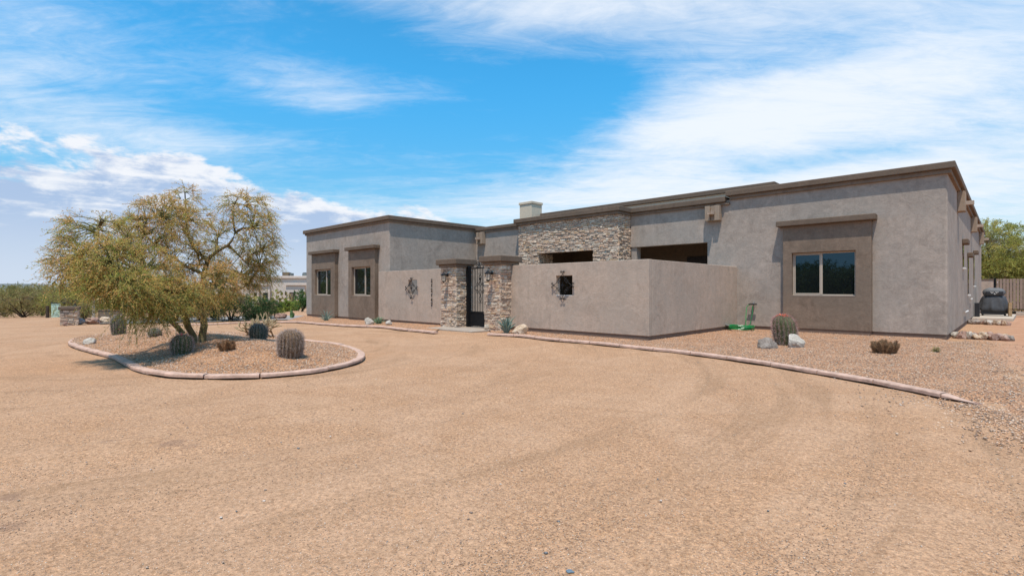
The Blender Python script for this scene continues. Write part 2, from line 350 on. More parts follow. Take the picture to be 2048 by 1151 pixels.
class MB:
    def __init__(s): s.v = []; s.f = []
    def add(s, v, f):
        o = len(s.v); s.v += [tuple(p) for p in v]; s.f += [tuple(i + o for i in q) for q in f]
    def box(s, x0, x1, y0, y1, z0, z1):
        s.add([(x0, y0, z0), (x1, y0, z0), (x1, y1, z0), (x0, y1, z0), (x0, y0, z1), (x1, y0, z1), (x1, y1, z1), (x0, y1, z1)],
              [(0, 3, 2, 1), (4, 5, 6, 7), (0, 1, 5, 4), (1, 2, 6, 5), (2, 3, 7, 6), (3, 0, 4, 7)]); return s
    def prism(s, poly, z0, z1):           # plan polygon, counter-clockwise
        k = len(poly); v = [(x, y, z0) for x, y in poly] + [(x, y, z1) for x, y in poly]
        s.add(v, [tuple(range(k))[::-1], tuple(range(k, 2 * k))] + [(i, (i + 1) % k, k + (i + 1) % k, k + i) for i in range(k)]); return s
    def tube(s, pts, rad, k=6, cap=True):
        pts = [Vector(p) for p in pts]; m = len(pts)
        rad = rad if isinstance(rad, (list, tuple)) else [rad] * m
        vs = []; up = Vector((.13, .21, .97))
        for i, p in enumerate(pts):
            t = (pts[min(i + 1, m - 1)] - pts[max(i - 1, 0)])
            if t.length < 1e-9: t = Vector((0, 0, 1))
            t.normalize(); a = t.cross(up)
            if a.length < .05: a = t.cross(Vector((1, 0, 0)))
            a.normalize(); b = t.cross(a)
            for j in range(k):
                q = 2 * math.pi * j / k; vs.append(p + (a * math.cos(q) + b * math.sin(q)) * rad[i])
        fs = [(i * k + j, i * k + (j + 1) % k, (i + 1) * k + (j + 1) % k, (i + 1) * k + j) for i in range(m - 1) for j in range(k)]
        if cap: fs += [tuple(range(k)), tuple(range((m - 1) * k, m * k))[::-1]]
        s.add(vs, fs); return s
    def lathe(s, prof, k=20, cx=0, cy=0):
        m = len(prof); vs = [(cx + r * math.cos(2 * math.pi * j / k), cy + r * math.sin(2 * math.pi * j / k), z) for r, z in prof for j in range(k)]
        fs = [(i * k + j, i * k + (j + 1) % k, (i + 1) * k + (j + 1) % k, (i + 1) * k + j) for i in range(m - 1) for j in range(k)]
        fs += [tuple(range(k))[::-1], tuple(range((m - 1) * k, m * k))]; s.add(vs, fs); return s
    def mesh(s, name, mat, bevel=0, seg=2, smooth=False, recalc=False):
        me = bpy.data.meshes.new(name); me.from_pydata([tuple(p) for p in s.v], [], s.f)
        if bevel or recalc:
            bm = bmesh.new(); bm.from_mesh(me)
            if recalc: bmesh.ops.recalc_face_normals(bm, faces=bm.faces)
            if bevel:
                ed = [e for e in bm.edges if len(e.link_faces) == 2 and e.calc_face_angle(0) > .6]
                bmesh.ops.bevel(bm, geom=ed, offset=bevel, segments=seg, affect='EDGES', profile=.5)
            bm.to_mesh(me); bm.free()
        for mm in (mat if isinstance(mat, (list, tuple)) else [mat]): me.materials.append(mm)
        if smooth: me.polygons.foreach_set('use_smooth', [True] * len(me.polygons))
        me.update(); return me
    def obj(s, name, mat, parent=None, bevel=0, seg=2, smooth=False, recalc=False, loc=None, rot=None):
        return link(name, s.mesh(name, mat, bevel, seg, smooth, recalc), parent, loc, rot)
def box(name, mat, parent, x0, x1, y0, y1, z0, z1, bevel=0):
    return MB().box(x0, x1, y0, y1, z0, z1).obj(name, mat, parent, bevel)
def rounded(poly, rs, seg=4):             # round chosen corners of a plan polygon
    out = []; k = len(poly)
    for i, p in enumerate(poly):
        r = rs[i] if isinstance(rs, (list, tuple)) else rs
        if r <= 0: out.append(p); continue
        p = Vector(p); a = (Vector(poly[i - 1]) - p).normalized(); b = (Vector(poly[(i + 1) % k]) - p).normalized()
        for j in range(seg + 1):
            t = j / seg; q = p + a * r * (1 - t) ** 2 + b * r * t ** 2; out.append((q.x, q.y))
    return out
def xz_wall(poly, y0, y1):                # outline in XZ, given thickness in Y
    k = len(poly); m = MB(); v = [(x, y0, z) for x, z in poly] + [(x, y1, z) for x, z in poly]
    m.add(v, [tuple(range(k)), tuple(range(k, 2 * k))[::-1]] + [(i, k + i, k + (i + 1) % k, (i + 1) % k) for i in range(k)]); return m
def holed(x0, x1, z0, z1, hx0, hx1, hz0, hz1, y0, y1):   # wall with a rectangular hole, one closed mesh (ring)
    m = MB(); o = [(x0, z0), (x1, z0), (x1, z1), (x0, z1)]; h = [(hx0, hz0), (hx1, hz0), (hx1, hz1), (hx0, hz1)]
    v = [(x, y0, z) for x, z in o + h] + [(x, y1, z) for x, z in o + h]; f = []
    for i in range(4):
        j = (i + 1) % 4
        f += [(i, j, 4 + j, 4 + i), (8 + j, 8 + i, 12 + i, 12 + j), (j, i, 8 + i, 8 + j), (4 + i, 4 + j, 12 + j, 12 + i)]
    m.add(v, f); return m
def bevel_some(o, w=.02, seg=2): 
    b = o.modifiers.new('bevel', 'BEVEL'); b.width = w; b.segments = seg; b.limit_method = 'ANGLE'; b.angle_limit = R(40); b.harden_normals = False; return o

# ------------------------------------------------------------------ terrain
def sstep(a, b, x):
    t = np.clip((np.asarray(x, float) - a) / (b - a), 0, 1); return t * t * (3 - 2 * t)
def base_z(x, y):
    d = np.hypot(x, y); x = np.asarray(x, float); y = np.asarray(y, float)
    left = sstep(-4, -14, x - .35 * y + 4)
    z = -1.1 * sstep(30, 78, d) * left
    z = z - .10 * sstep(-14, -26, x)
    return z
def flat(px, py, z=0):
    fwd = (H - z) * F / (py - HOR); return P(px, py, fwd)
ISL_PX = [(144, 687), (152, 677), (176, 672), (212, 668), (252, 664.5), (330, 664), (420, 664), (500, 668), (560, 675), (618, 683), (668, 689), (700, 697), (719, 706), (722, 715),
          (708, 725), (672, 735), (620, 744), (565, 749.5), (500, 753), (430, 754), (370, 753), (320, 748), (285, 740), (262, 731), (243, 720), (222, 712), (196, 705), (166, 697)]
def catmull(pts, closed=True, step=.1):
    pts = [Vector(p) for p in pts]; k = len(pts); out = []
    rng = range(k) if closed else range(k - 1)
    for i in rng:
        g = lambda j: pts[j % k] if closed else pts[max(0, min(k - 1, j))]
        p0, p1, p2, p3 = g(i - 1), g(i), g(i + 1), g(i + 2); m = max(2, int((p2 - p1).length / step))
        for q in range(m):
            t = q / m; out.append(.5 * ((2 * p1) + (p2 - p0) * t + (2 * p0 - 5 * p1 + 4 * p2 - p3) * t * t + (3 * p1 - p0 - 3 * p2 + p3) * t ** 3))
    if not closed: out.append(pts[-1])
    return out
def xy(p): return Vector((p.x, p.y))
ISL = catmull([xy(flat(*p)) for p in ISL_PX])
ISLA = np.array([tuple(p) for p in ISL]); CIRC = tuple(ISLA.mean(0))
def seg_dist(px, py, poly, closed=True):
    px = np.asarray(px, float); py = np.asarray(py, float); best = np.full(px.shape, 1e9)
    k = len(poly)
    for i in range(k if closed else k - 1):
        a = poly[i]; b = poly[(i + 1) % k]; d = b - a; L = max(d @ d, 1e-12)
        t = np.clip(((px - a[0]) * d[0] + (py - a[1]) * d[1]) / L, 0, 1)
        best = np.minimum(best, np.hypot(px - a[0] - t * d[0], py - a[1] - t * d[1]))
    return best
def inside(px, py, poly):
    px = np.asarray(px, float); py = np.asarray(py, float); r = np.zeros(px.shape, bool); k = len(poly)
    for i in range(k):
        x1, y1 = poly[i]; x2, y2 = poly[(i + 1) % k]
        if y1 == y2: continue
        r ^= ((y1 > py) != (y2 > py)) & (px < (x2 - x1) * (py - y1) / (y2 - y1) + x1)
    return r
def isl_z(x, y):
    d = seg_dist(x, y, ISLA[::3]); return .035 + .24 * sstep(.05, 2.3, d)
def gz(x, y):
    z = base_z(x, y); i = inside(x, y, ISLA[::3])
    return np.where(i, isl_z(x, y), z)
def G(px, py, sink=0):                    # where the line of sight meets the ground
    z = 0
    for _ in range(8):
        p = flat(px, py, z); z = float(gz(np.array([p.x]), np.array([p.y]))[0])
    p.z = z - sink; return p
def fwd_of(p): return -p.x * SA + p.y * CA

# the ground sheet: rings round the viewpoint, finest ahead of it
aa = np.concatenate([np.arange(-60, 60, .3), np.arange(60, 300, 3.)]); na = len(aa)
rr = np.concatenate([[.02], np.geomspace(.6, 1200, 250)]); nr = len(rr)
A_, R_ = np.meshgrid(np.radians(aa), rr)
X_ = R_ * (np.sin(A_) * CA - np.cos(A_) * SA); Y_ = R_ * (np.sin(A_) * SA + np.cos(A_) * CA)
def vnoise(x, y, s, seed=0):              # cheap smooth noise from crossing waves
    g = np.random.default_rng(seed); z = 0
    for _ in range(9):
        a = g.uniform(0, 6.28); q = s * g.uniform(.6, 1.7); z = z + np.sin(x * math.cos(a) * q + y * math.sin(a) * q + g.uniform(0, 6.28))
    return z / 5
rad_ = np.hypot(X_ - CIRC[0], Y_ - CIRC[1]); th_ = np.arctan2(Y_ - CIRC[1], X_ - CIRC[0])
near = np.clip(1.4 - R_ / 25, 0, 1)
Z_ = base_z(X_, Y_) + near * (.008 * vnoise(X_, Y_, 2.6, 1) + .005 * vnoise(X_, Y_, 6, 2) + .010 * vnoise(rad_ * 2.2, th_ * 3, 3.4, 3))
Z_ = Z_ - .03
Vg = np.stack([X_, Y_, Z_], -1).reshape(-1, 3)
ii, jj = np.meshgrid(np.arange(nr - 1), np.arange(na), indexing='ij'); j2 = (jj + 1) % na
Fg = np.stack([ii * na + jj, (ii + 1) * na + jj, (ii + 1) * na + j2, ii * na + j2], -1).reshape(-1, 4)
for q_ in ((345, 888, .16, .45), (380, 893, .12, .35), (18, 995, .12, .5), (22, 1050, .10, .45), (215, 885, .1, .25)):
    p_ = flat(q_[0], q_[1], -.03); STAINS.append((p_.x, p_.y, q_[2], q_[3]))
M['ground'] = ground_mat()
tag(link('ground', np_mesh('ground', Vg, Fg[:, ::-1], M['ground'], smooth=True)), kind='structure')
M['gravel'] = gravel_mat('tan_gravel', (.58, .335, .20))
M['gravel_i'] = gravel_mat('island_gravel', (.58, .32, .175))

def bed(name, poly, mat, zf, step=.09, inset=0):
    poly = np.array(poly); x0, y0 = poly.min(0); x1, y1 = poly.max(0)
    xs = np.arange(x0, x1 + step, step); ys = np.arange(y0, y1 + step, step)
    XX, YY = np.meshgrid(xs, ys); ZZ = zf(XX, YY) + .006 * vnoise(XX, YY, 7, 5); w = len(xs)
    cxm = (XX[:-1, :-1] + step / 2); cym = (YY[:-1, :-1] + step / 2); ok = inside(cxm, cym, poly)
    I, J = np.nonzero(ok); F4 = np.stack([I * w + J, I * w + J + 1, (I + 1) * w + J + 1, (I + 1) * w + J], -1)
    used, inv = np.unique(F4, return_inverse=True)
    V = np.stack([XX, YY, ZZ], -1).reshape(-1, 3)[used]
    return tag(link(name, np_mesh(name, V, inv.reshape(-1, 4), mat, smooth=True)), kind='structure')
bed('island_gravel_bed', ISLA[::2], M['gravel_i'], lambda x, y: isl_z(x, y))

RK_PX = [(976, 669), (1043, 672.5), (1089, 678), (1197, 687.5), (1259, 694), (1330, 701), (1400, 709), (1469, 718.5), (1546, 730), (1634, 745), (1745, 764), (1859, 787), (1915, 797), (1962, 806)]
RK = catmull([xy(flat(*p)) for p in RK_PX], False)
LK_PX = [(560, 640.5), (597, 641), (656, 647), (711, 651.5), (751, 653), (780, 655.5), (802, 659), (842, 662.5), (872, 666)]
LK = catmull([xy(flat(*p)) for p in LK_PX], False)
FK_PX = [(330, 646), (420, 644), (475, 641.5), (520, 640), (560, 640.5)]
FK = catmull([xy(flat(*p)) for p in FK_PX], False)
rb = [tuple(p) for p in RK[::3]] + [tuple(xy(flat(1972, 815))), tuple(xy(flat(2040, 850))), tuple(xy(flat(2150, 900))), tuple(xy(flat(2110, 800))), tuple(xy(flat(2035, 745))), tuple(xy(flat(1985, 705))), tuple(xy(flat(1930, 684))), (-1.0, 18.5), (-6.9, 18.5), (-6.9, 12.3), (-11.6, 12.3), (-12.4, 11.8)]
open_edge = [np.array(xy(flat(*p))) for p in ((1962, 806), (1972, 815), (2040, 850), (2150, 900), (2110, 800), (2035, 745), (1985, 705), (1930, 684))]
open_edge.append(np.array((-1.0, 18.5)))
def rb_z(x, y): return .022 - .075 * sstep(.55, .05, seg_dist(x, y, open_edge, False) + .12 * vnoise(x, y, 5, 14))
bed('gravel_bed', rb, M['gravel'], rb_z, .07)
lb = [tuple(p) for p in LK[::3]] + [(-14.9, 11.7), (-14.9, 12.5), (-28.6, 12.6)]
bed('wall_foot_gravel_bed', lb, M['gravel'], lambda x, y: base_z(x, y) + .012)
# grey gravel drive beyond
dr = [tuple(xy(G(*p))) for p in ((200, 647), (420, 643), (475, 640.5), (560, 639), (625, 639.5), (640, 634), (612, 631), (560, 630.5), (400, 634), (200, 638))]
bed('far_drive', dr, M['asphalt'], lambda x, y: base_z(x, y) + .006, .2)
# kerbs: cast concrete edging in lengths with open joints
def kerb(name, path, lens, w=.17, h=.085, closed=False, zf=base_z, taper=False):
    root = tag(bpy.data.objects.new(name, None), kind='structure'); C.objects.link(root)
    pts = list(path) + ([path[0]] if closed else []); pts = [Vector((p[0], p[1])) for p in pts]
    acc = [0]
    for a, b in zip(pts, pts[1:]): acc.append(acc[-1] + (b - a).length)
    T = acc[-1]
    def at(s):
        s = max(0, min(T, s)); i = max(0, min(len(pts) - 2, int(np.searchsorted(acc, s)) - 1)); u = (s - acc[i]) / max(1e-9, acc[i + 1] - acc[i])
        return pts[i].lerp(pts[i + 1], u), (pts[i + 1] - pts[i]).normalized()
    s = 0; q = 0
    while s < T - .05:
        L = lens[q % len(lens)]; q += 1; e = min(T, s + L)
        if T - e < .3: e = T
        n_ = max(2, int((e - s) / .14)); mb = MB(); vs = []
        dz = random.uniform(-.006, .006)
        for i in range(n_ + 1):
            u = s + .010 + (e - s - .020) * i / n_; p, t = at(u); nn_ = Vector((-t.y, t.x))
            z0 = float(zf(np.array([p.x]), np.array([p.y]))[0])
            tp = 1 if not taper or u < T - .45 else max(.12, (T - u) / .45)
            prof = [(-.5, -.06), (-.5, .62), (-.47, .80), (-.36, .98), (.36, 1.0), (.47, .84), (.5, .62), (.5, -.06)]
            for a, b in prof:
                qn = p + nn_ * a * w * (.45 + .55 * tp)
                vs.append((qn.x, qn.y, z0 - .03 + (b * h + .03 + dz) * (tp if b > 0 else 1) + .003 * math.sin(u * 9 + a * 5)))
        k = 8
        fs = [(i * k + j, i * k + j + 1, (i + 1) * k + j + 1, (i + 1) * k + j) for i in range(n_) for j in range(k - 1)]
        fs += [tuple(range(k))[::-1], tuple(range(n_ * k, n_ * k + k))]
        mb.add(vs, fs); mb.obj('kerb_block', M['concrete_pink'], root, recalc=True)
        s = e
    return root
kerb('island_kerb', ISL, [1.05, .8, 1.2, .95, .7, 1.1], .15, .050, True)
kerb('border_kerb', RK, [.92, .95, .9, .97, .93], .15, .054, taper=True)
kerb('border_kerb', LK, [.9, .95, .88], .18, .055)
kerb('border_kerb', FK, [1.1, 1.0], .16, .045)

# ------------------------------------------------------------------ stone veneer
def ledge_mesh(seed, mat):
    g = random.Random(seed); j = lambda a: g.uniform(-a, a)
    v = []
    for x, z in ((-.5, -.5), (.5, -.5), (.5, .5), (-.5, .5)): v.append((x + j(.01), .5, z))
    for x, z in ((-.5, -.5), (.5, -.5), (.5, .5), (-.5, .5)): v.append((x + j(.02), -.15 + j(.15), z + j(.05)))
    for x, z in ((-.46, -.42), (.47, -.40), (.45, .42), (-.47, .40)): v.append((x + j(.035), -.5 + j(.14), z + j(.06)))
    f = []
    for a in range(4):
        b = (a + 1) % 4; f += [(a, b, 4 + b, 4 + a), (4 + a, 4 + b, 8 + b, 8 + a)]
    f.append((8, 9, 10, 11)); m = MB(); m.add(v, f); return m.mesh('ledge_stone', mat)
LEDGE = [[ledge_mesh(s * 31 + c, M['stone%d' % c]) for s in range(4)] for c in range(len(STONE_COLS))]
def veneer(parent, faces, limit=300, hmin=.04, hmax=.095, seed=1):
    """faces: (origin, u direction, outward normal, width, z0, z1, [holes (u0,u1,z0,z1)])"""
    g = random.Random(seed); items = []
    for O, u, nrm, wdt, z0, z1, holes in faces:
        z = z0; 
        while z < z1 - .01:
            h = min(g.uniform(hmin, hmax), z1 - z)
            if z1 - z - h < hmin * .6: h = z1 - z
            x = -g.uniform(0, .12)
            while x < wdt:
                L = g.uniform(.10, .34) * (1.15 if h < .07 else .9); a, b = max(x, -.012), min(x + L, wdt + .012); x += L
                if b - a < .03: continue
                parts = [(a, b)]
                for h0, h1, hz0, hz1 in holes:
                    if z + h * .6 > hz0 and z + h * .4 < hz1:
                        nxt = []
                        for p, q in parts:
                            if q <= h0 or p >= h1: nxt.append((p, q))
                            else:
                                if p < h0 - .03: nxt.append((p, h0))
                                if q > h1 + .03: nxt.append((h1, q))
                        parts = nxt
                for p, q in parts:
                    sub = [(z, h)] if not (h > .075 and g.random() < .35) else [(z, h * .48), (z + h * .48, h * .52)]
                    for zz_, hh_ in sub:
                        dep = g.uniform(.05, .085); c = g.choice([0, 0, 1, 1, 2, 3, 4, 5, 6, 6, 7, 8, 8, 9]); s = g.randrange(4)
                        items.append((O, u, nrm, (p + q) / 2, zz_ + hh_ / 2, q - p - .006, hh_ - .005, dep, c, s, g.uniform(-.02, .02)))
            z += h
    items.sort(key=lambda t: -t[5] * t[6])
    V, Fq, mi = [], [], []
    for k, (O, u, nrm, uc, zc, L, h, dep, c, s, tw) in enumerate(items):
        pos = Vector((O[0] + u[0] * uc - nrm[0] * .02 + nrm[0] * (dep / 2), O[1] + u[1] * uc - nrm[1] * .02 + nrm[1] * (dep / 2), zc))
        # local x along u, local -y outwards
        Mx = Matrix(((u[0], -nrm[0], 0), (u[1], -nrm[1], 0), (0, 0, 1))).to_4x4() @ Matrix.Rotation(tw, 4, 'Y')
        if Mx.determinant() < 0: pass
        Mx = Matrix.Translation(pos) @ Mx @ Matrix.Diagonal((L, dep, h, 1))
        if k < limit:
            o = bpy.data.objects.new('stone', LEDGE[c][s]); C.objects.link(o); o.parent = parent; o.matrix_local = Mx
        else:
            o0 = len(V); me = LEDGE[c][s]
            V += [tuple(Mx @ v.co) for v in me.vertices]
            for p in me.polygons: Fq.append([o0 + i for i in p.vertices]); mi.append(c)
    if V:
        me = np_mesh('small_stones', V, Fq, [M['stone%d' % i] for i in range(len(STONE_COLS))], midx=mi)
        tag(link('small_stones', me, parent), kind='stuff')

# ------------------------------------------------------------------ the house
house = thing('house', 'long single storey grey tan stucco house with flat brown capped parapets', 'house', (-10, 20, 0))
def hp(m, name, mat, bevel=0, parent=None, seg=2, recalc=False):
    m.v = [(x + 10, y - 20, z) for x, y, z in m.v]; return m.obj(name, mat, parent or house, bevel, seg, recalc=recalc)
def hbox(name, mat, x0, x1, y0, y1, z0, z1, bevel=0, parent=None): return hp(MB().box(x0, x1, y0, y1, z0, z1), name, mat, bevel, parent)
SZ = .135                                       # top of the exposed footing
# right block, front face with the porch opening
hp(xz_wall([(-7.81, SZ), (-3.6, SZ), (-3.6, 4.5), (-10.97, 4.5), (-10.97, 3.07), (-7.81, 3.07)], 18.15, 18.45), 'wall', M['stucco'], recalc=True)
hp(MB().prism(rounded([(-3.6, 18.15), (-1.2, 18.15), (-1.2, 41.4), (-1.5, 41.4), (-1.5, 18.45), (-3.6, 18.45)], [0, .07, 0, 0, 0, 0]), SZ, 4.5), 'wall', M['stucco'])
hp(MB().prism([(-7.79, 18.175), (-1.225, 18.175), (-1.225, 41.38), (-1.48, 41.38), (-1.48, 18.43), (-7.79, 18.43)], -.08, SZ), 'footing', M['stem'])
hbox('porch_pier', M['stucco'], -10.965, -10.72, 18.2, 18.5, 0, 3.068)
hbox('wall', M['stucco'], -7.81, -7.5, 18.45, 21, 0, 4.3)
hbox('wall', M['stucco'], -6.6, -1.5, 41.1, 41.38, 0, 4.4)
hp(MB().prism([(-7.12, 17.99), (-1.03, 17.99), (-1.03, 41.55), (-7.12, 41.55)], 4.615, 4.80), 'parapet_cap', M['stucco_cap'], .022)
hp(MB().prism([(-7.0, 18.075), (-1.12, 18.075), (-1.12, 41.46), (-7.0, 41.46)], 4.495, 4.613), 'cornice', M['stucco_dark'], .012)
hp(MB().prism([(-16.5, 17.05), (-10.83, 17.05), (-10.83, 17.985), (-7.13, 17.985), (-7.13, 24), (-16.5, 24)], 4.43, 4.62), 'parapet_cap', M['stucco_cap'], .022)
hp(MB().prism([(-16.42, 17.13), (-10.9, 17.13), (-10.9, 18.07), (-7.01, 18.07), (-7.01, 23.9), (-16.42, 23.9)], 4.33, 4.428), 'cornice', M['stucco_dark'], .012)
# raised roof block behind and chimney
hbox('roof_block', M['stucco_cream'], -18.2, -6.55, 21.1, 27, 4.0, 5.32)
hbox('parapet_cap', M['stucco_cap'], -18.3, -6.43, 21.0, 27.1, 5.3, 5.5, .02)
ch = hbox('chimney', M['stucco_cream'], -19.3, -18.42, 20.45, 21.3, 4.0, 6.0, .01)
hbox('chimney_cap', M['stucco_cream'], -19.34, -18.38, 20.41, 21.34, 6.0, 6.13, .012, ch)
# entry recess, dark inside
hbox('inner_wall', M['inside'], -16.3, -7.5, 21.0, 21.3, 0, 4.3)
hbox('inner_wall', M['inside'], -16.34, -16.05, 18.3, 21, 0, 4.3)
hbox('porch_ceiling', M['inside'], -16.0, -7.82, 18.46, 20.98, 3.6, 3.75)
d = hbox('front_door', plain('dark_door', (.03, .022, .018), .5, 0, .4, .2), -9.9, -7.95, 20.93, 20.99, 0, 2.75)
hbox('door_handle', M['metal'], -9.75, -9.71, 20.88, 20.929, 1.0, 1.3, 0, d)
# stone faced entry box
hbox('mortar_bed', M['mortar'], -16.3, -15.17, 17.3, 18.3, 0, 4.32)
hbox('mortar_bed', M['mortar'], -12.16, -11.03, 17.3, 18.15, 0, 4.32)
hbox('mortar_bed', M['mortar'], -15.165, -12.165, 17.3, 17.6, 2.99, 4.32)
sv = link('stone_facing', MB().box(6.3 - 12.6 + .02, 6.3 - 12.6 + .05, -2.5, -2.4, 4.2, 4.3).mesh('stone_facing', M['mortar']), house)
XO, YO = 10, -20
veneer(sv, [((-16.33 + XO, 17.27 + YO), (1, 0), (0, -1), 5.33, 2.2, 4.33, [(1.16, 4.17, 0, 2.985)]),
            ((-11.0 + XO, 17.27 + YO), (0, 1), (1, 0), .88, 2.2, 4.33, []),
            ((-15.17 + XO, 17.27 + YO), (0, 1), (1, 0), 1.0, 2.3, 2.99, [])], 300, .045, .11, 5)
# recess wall between box and wing
hbox('wall', M['stucco'], -19.6, -16.36, 17.5, 17.8, 0, 4.33)
hbox('parapet_cap', M['stucco_cap'], -19.62, -16.51, 17.37, 18.2, 4.34, 4.5, .02)
hbox('cornice', M['stucco_dark'], -19.61, -16.45, 17.43, 18.1, 4.24, 4.338)
# left wing
hp(MB().prism(rounded([(-27.97, 12.4), (-19.62, 12.4), (-19.62, 18.5), (-19.92, 18.5), (-19.92, 12.7), (-27.97, 12.7)], [0, .05, 0, 0, 0, 0]), .02, 4.35), 'wall', M['stucco'])
hbox('wall', M['stucco'], -27.97, -27.67, 12.7, 25, .02, 4.35)
hbox('wall', M['stucco'], -27.6, -19.95, 24.7, 25, .02, 4.35)
hp(MB().prism([(-27.95, 12.425), (-19.64, 12.425), (-19.64, 18.4), (-19.9, 18.4), (-19.9, 12.68), (-27.95, 12.68)], -.3, .02), 'footing', M['stem'])
hp(MB().prism([(-28.12, 12.25), (-19.47, 12.25), (-19.47, 25.1), (-28.12, 25.1)], 4.44, 4.63), 'parapet_cap', M['stucco_cap'], .022)
hp(MB().prism([(-28.04, 12.33), (-19.55, 12.33), (-19.55, 25.0), (-28.04, 25.0)], 4.345, 4.438), 'cornice', M['stucco_dark'], .012)

def window(x0, x1, z0, z1, yf, split=.5, sill=True):
    """glazing set back in its hole; yf is the plane of the frame's front"""
    wroot = hp(holed(x0, x1, z0, z1, x0 + .045, x1 - .045, z0 + .04, z1 - .045, yf, yf + .05), 'window_frame', M['frame'], .004, seg=1)
    xm = x0 + (x1 - x0) * split
    hbox('meeting_stile', M['frame'], xm - .028, xm + .028, yf - .012, yf + .04, z0 + .041, z1 - .046, .003, wroot)
    hp(holed(x0 + .047, xm - .03, z0 + .042, z1 - .047, x0 + .075, xm - .055, z0 + .075, z1 - .075, yf - .006, yf + .03), 'sash', M['frame'], .003, wroot, 1)
    hbox('pane', M['glass'], x0 + .06, xm - .03, yf + .032, yf + .038, z0 + .05, z1 - .05, 0, wroot)
    hbox('pane', M['glass'], xm + .03, x1 - .046, yf + .022, yf + .028, z0 + .041, z1 - .046, 0, wroot)
    return wroot
def popout(x0, x1, hx0, hx1, hz0, hz1, yw, d, ztop, z0, lx0, lx1, lz0, lz1, split):
    yb = yw
    hp(holed(x0, x1, z0, ztop, hx0, hx1, hz0, hz1, yw - d, yb), 'window_surround', M['stucco_dark'], .012, seg=2)
    hbox('footing', M['stem'], x0 + .02, x1 - .02, yw - d + .02, yw + .02, z0 - .3, z0)
    hbox('lintel', M['stucco_cap'], lx0, lx1, yw - d - .15, yw, lz0, lz1, .022)
    window(hx0, hx1, hz0 + .01, hz1 - .002, yw - .065, split)
    hbox('sill', M['stucco_yard'], hx0 + .002, hx1 - .002, yw - d - .006, yw - .07, hz0 + .0, hz0 + .016)
popout(-5.25, -2.88, -4.99, -3.27, 1.165, 2.525, 18.148, .2, 3.38, SZ, -5.42, -2.76, 3.382, 3.56, .47)
popout(-26.9, -24.3, -26.52, -24.72, 1.06, 2.42, 12.398, .2, 3.22, .02, -27.0, -24.18, 3.225, 3.39, .62)
popout(-22.9, -20.5, -22.6, -20.86, 1.07, 2.43, 12.398, .2, 3.22, .02, -23.02, -20.36, 3.225, 3.39, .62)

def canale(cx, yw, zb, zt, w=.52, axis='y', proj=.24):
    """roof drain: stucco block on the wall with a metal trough through it"""
    m = MB(); hw = w / 2; g = .085
    def bb(u0, u1, p0, p1, z0, z1):
        if axis == 'y': m.box(cx + u0, cx + u1, yw - p1, yw - p0, z0, z1)
        else: m.box(yw + p0, yw + p1, cx + u0, cx + u1, z0, z1)
    zm = zb + .14
    bb(-hw, -g, .002, proj, zb, zt); bb(g, hw, .002, proj, zb, zt); bb(-g, g, .002, proj - .08, zb + .005, zt)
    o = hp(m, 'roof_drain', M['stucco_drain'], .01)
    m = MB(); zs = zb + .33
    bb(-g + .01, g - .01, proj - .079, proj + .2, zs - .12, zs - .105); bb(-g + .01, -g + .02, proj - .079, proj + .2, zs - .105, zs); bb(g - .02, g - .01, proj - .079, proj + .2, zs - .105, zs)
    hp(m, 'trough', M['stucco_yard'], 0, o); return o
canale(-7.55, 18.15, 3.80, 4.33); canale(-19.1, 17.5, 3.66, 4.24, .46)
for y in (21.9, 30.0, 38.2): canale(y, -1.2, 3.86, 4.49, .5, 'x', .2)
for yc, zt, zb_ in ((24.5, 2.98, 2.15), (27.6, 2.66, 1.17), (32.2, 3.0, 1.55)):
    fr = hbox('window_frame', M['stucco_dark'], -1.199, -1.185, yc - .35, yc + .35, zb_, zt)  # dark frame colour stands in for the shade of a recess
    hbox('pane', M['glass'], -1.184, -1.18, yc - .3, yc + .3, zb_ + .05, zt - .05, 0, fr)
    hbox('lintel', M['stucco_cap'], -1.2 + .002, -1.03, yc - .48, yc + .48, zt + .003, zt + .17, .02)
    hbox('sill', M['white'], -1.199, -1.12, yc - .3, yc + .3, zb_ - .05, zb_ - .003)
for yc, z, L in ((25.6, .55, 1.6), (29.0, .98, 1.0)):
    hp(MB().tube([(-1.14, yc - L / 2, z), (-1.14, yc + L / 2, z)], .022, 6), 'pipe', M['white'])

# ------------------------------------------------------------------ courtyard walls
def tpart(root, m, name, mat, bevel=0, seg=2, recalc=False):
    l = root.location; m.v = [(x - l.x, y - l.y, z - l.z) for x, y, z in m.v]; return m.obj(name, mat, root, bevel, seg, recalc=recalc)
cw = thing('courtyard_wall', 'plain stucco courtyard wall right of the gate, turning back to the house', 'wall', (-9, 12.2, 0))
tpart(cw, holed(-11.83, -6.77, SZ, 2.16, -9.9, -9.28, 1.19, 1.78, 12.1, 12.3), 'wall', M['stucco_yard'], .012)
tpart(cw, MB().box(-6.97, -6.7701, 12.302, 18.148, SZ, 2.155), 'wall', M['stucco_yard'], .012)
tpart(cw, MB().box(-11.82, -6.795, 12.125, 12.28, -.08, SZ), 'footing', M['stem'])
tpart(cw, MB().box(-6.95, -6.795, 12.281, 18.17, -.08, SZ), 'footing', M['stem'])
tpart(cw, MB().box(-9.899, -9.281, 12.098, 12.299, 1.18, 1.194), 'sill', M['white'])
cw2 = thing('courtyard_wall', 'shorter stucco wall left of the gate carrying the house number', 'wall', (-17, 12.2, 0))
tpart(cw2, holed(-20.0, -14.93, .07, 2.16, -17.72, -17.1, 1.17, 1.76, 12.1, 12.3), 'wall', M['stucco_yard'], .012)
tpart(cw2, MB().box(-19.98, -14.94, 12.125, 12.28, -.15, .07), 'footing', M['stem'])

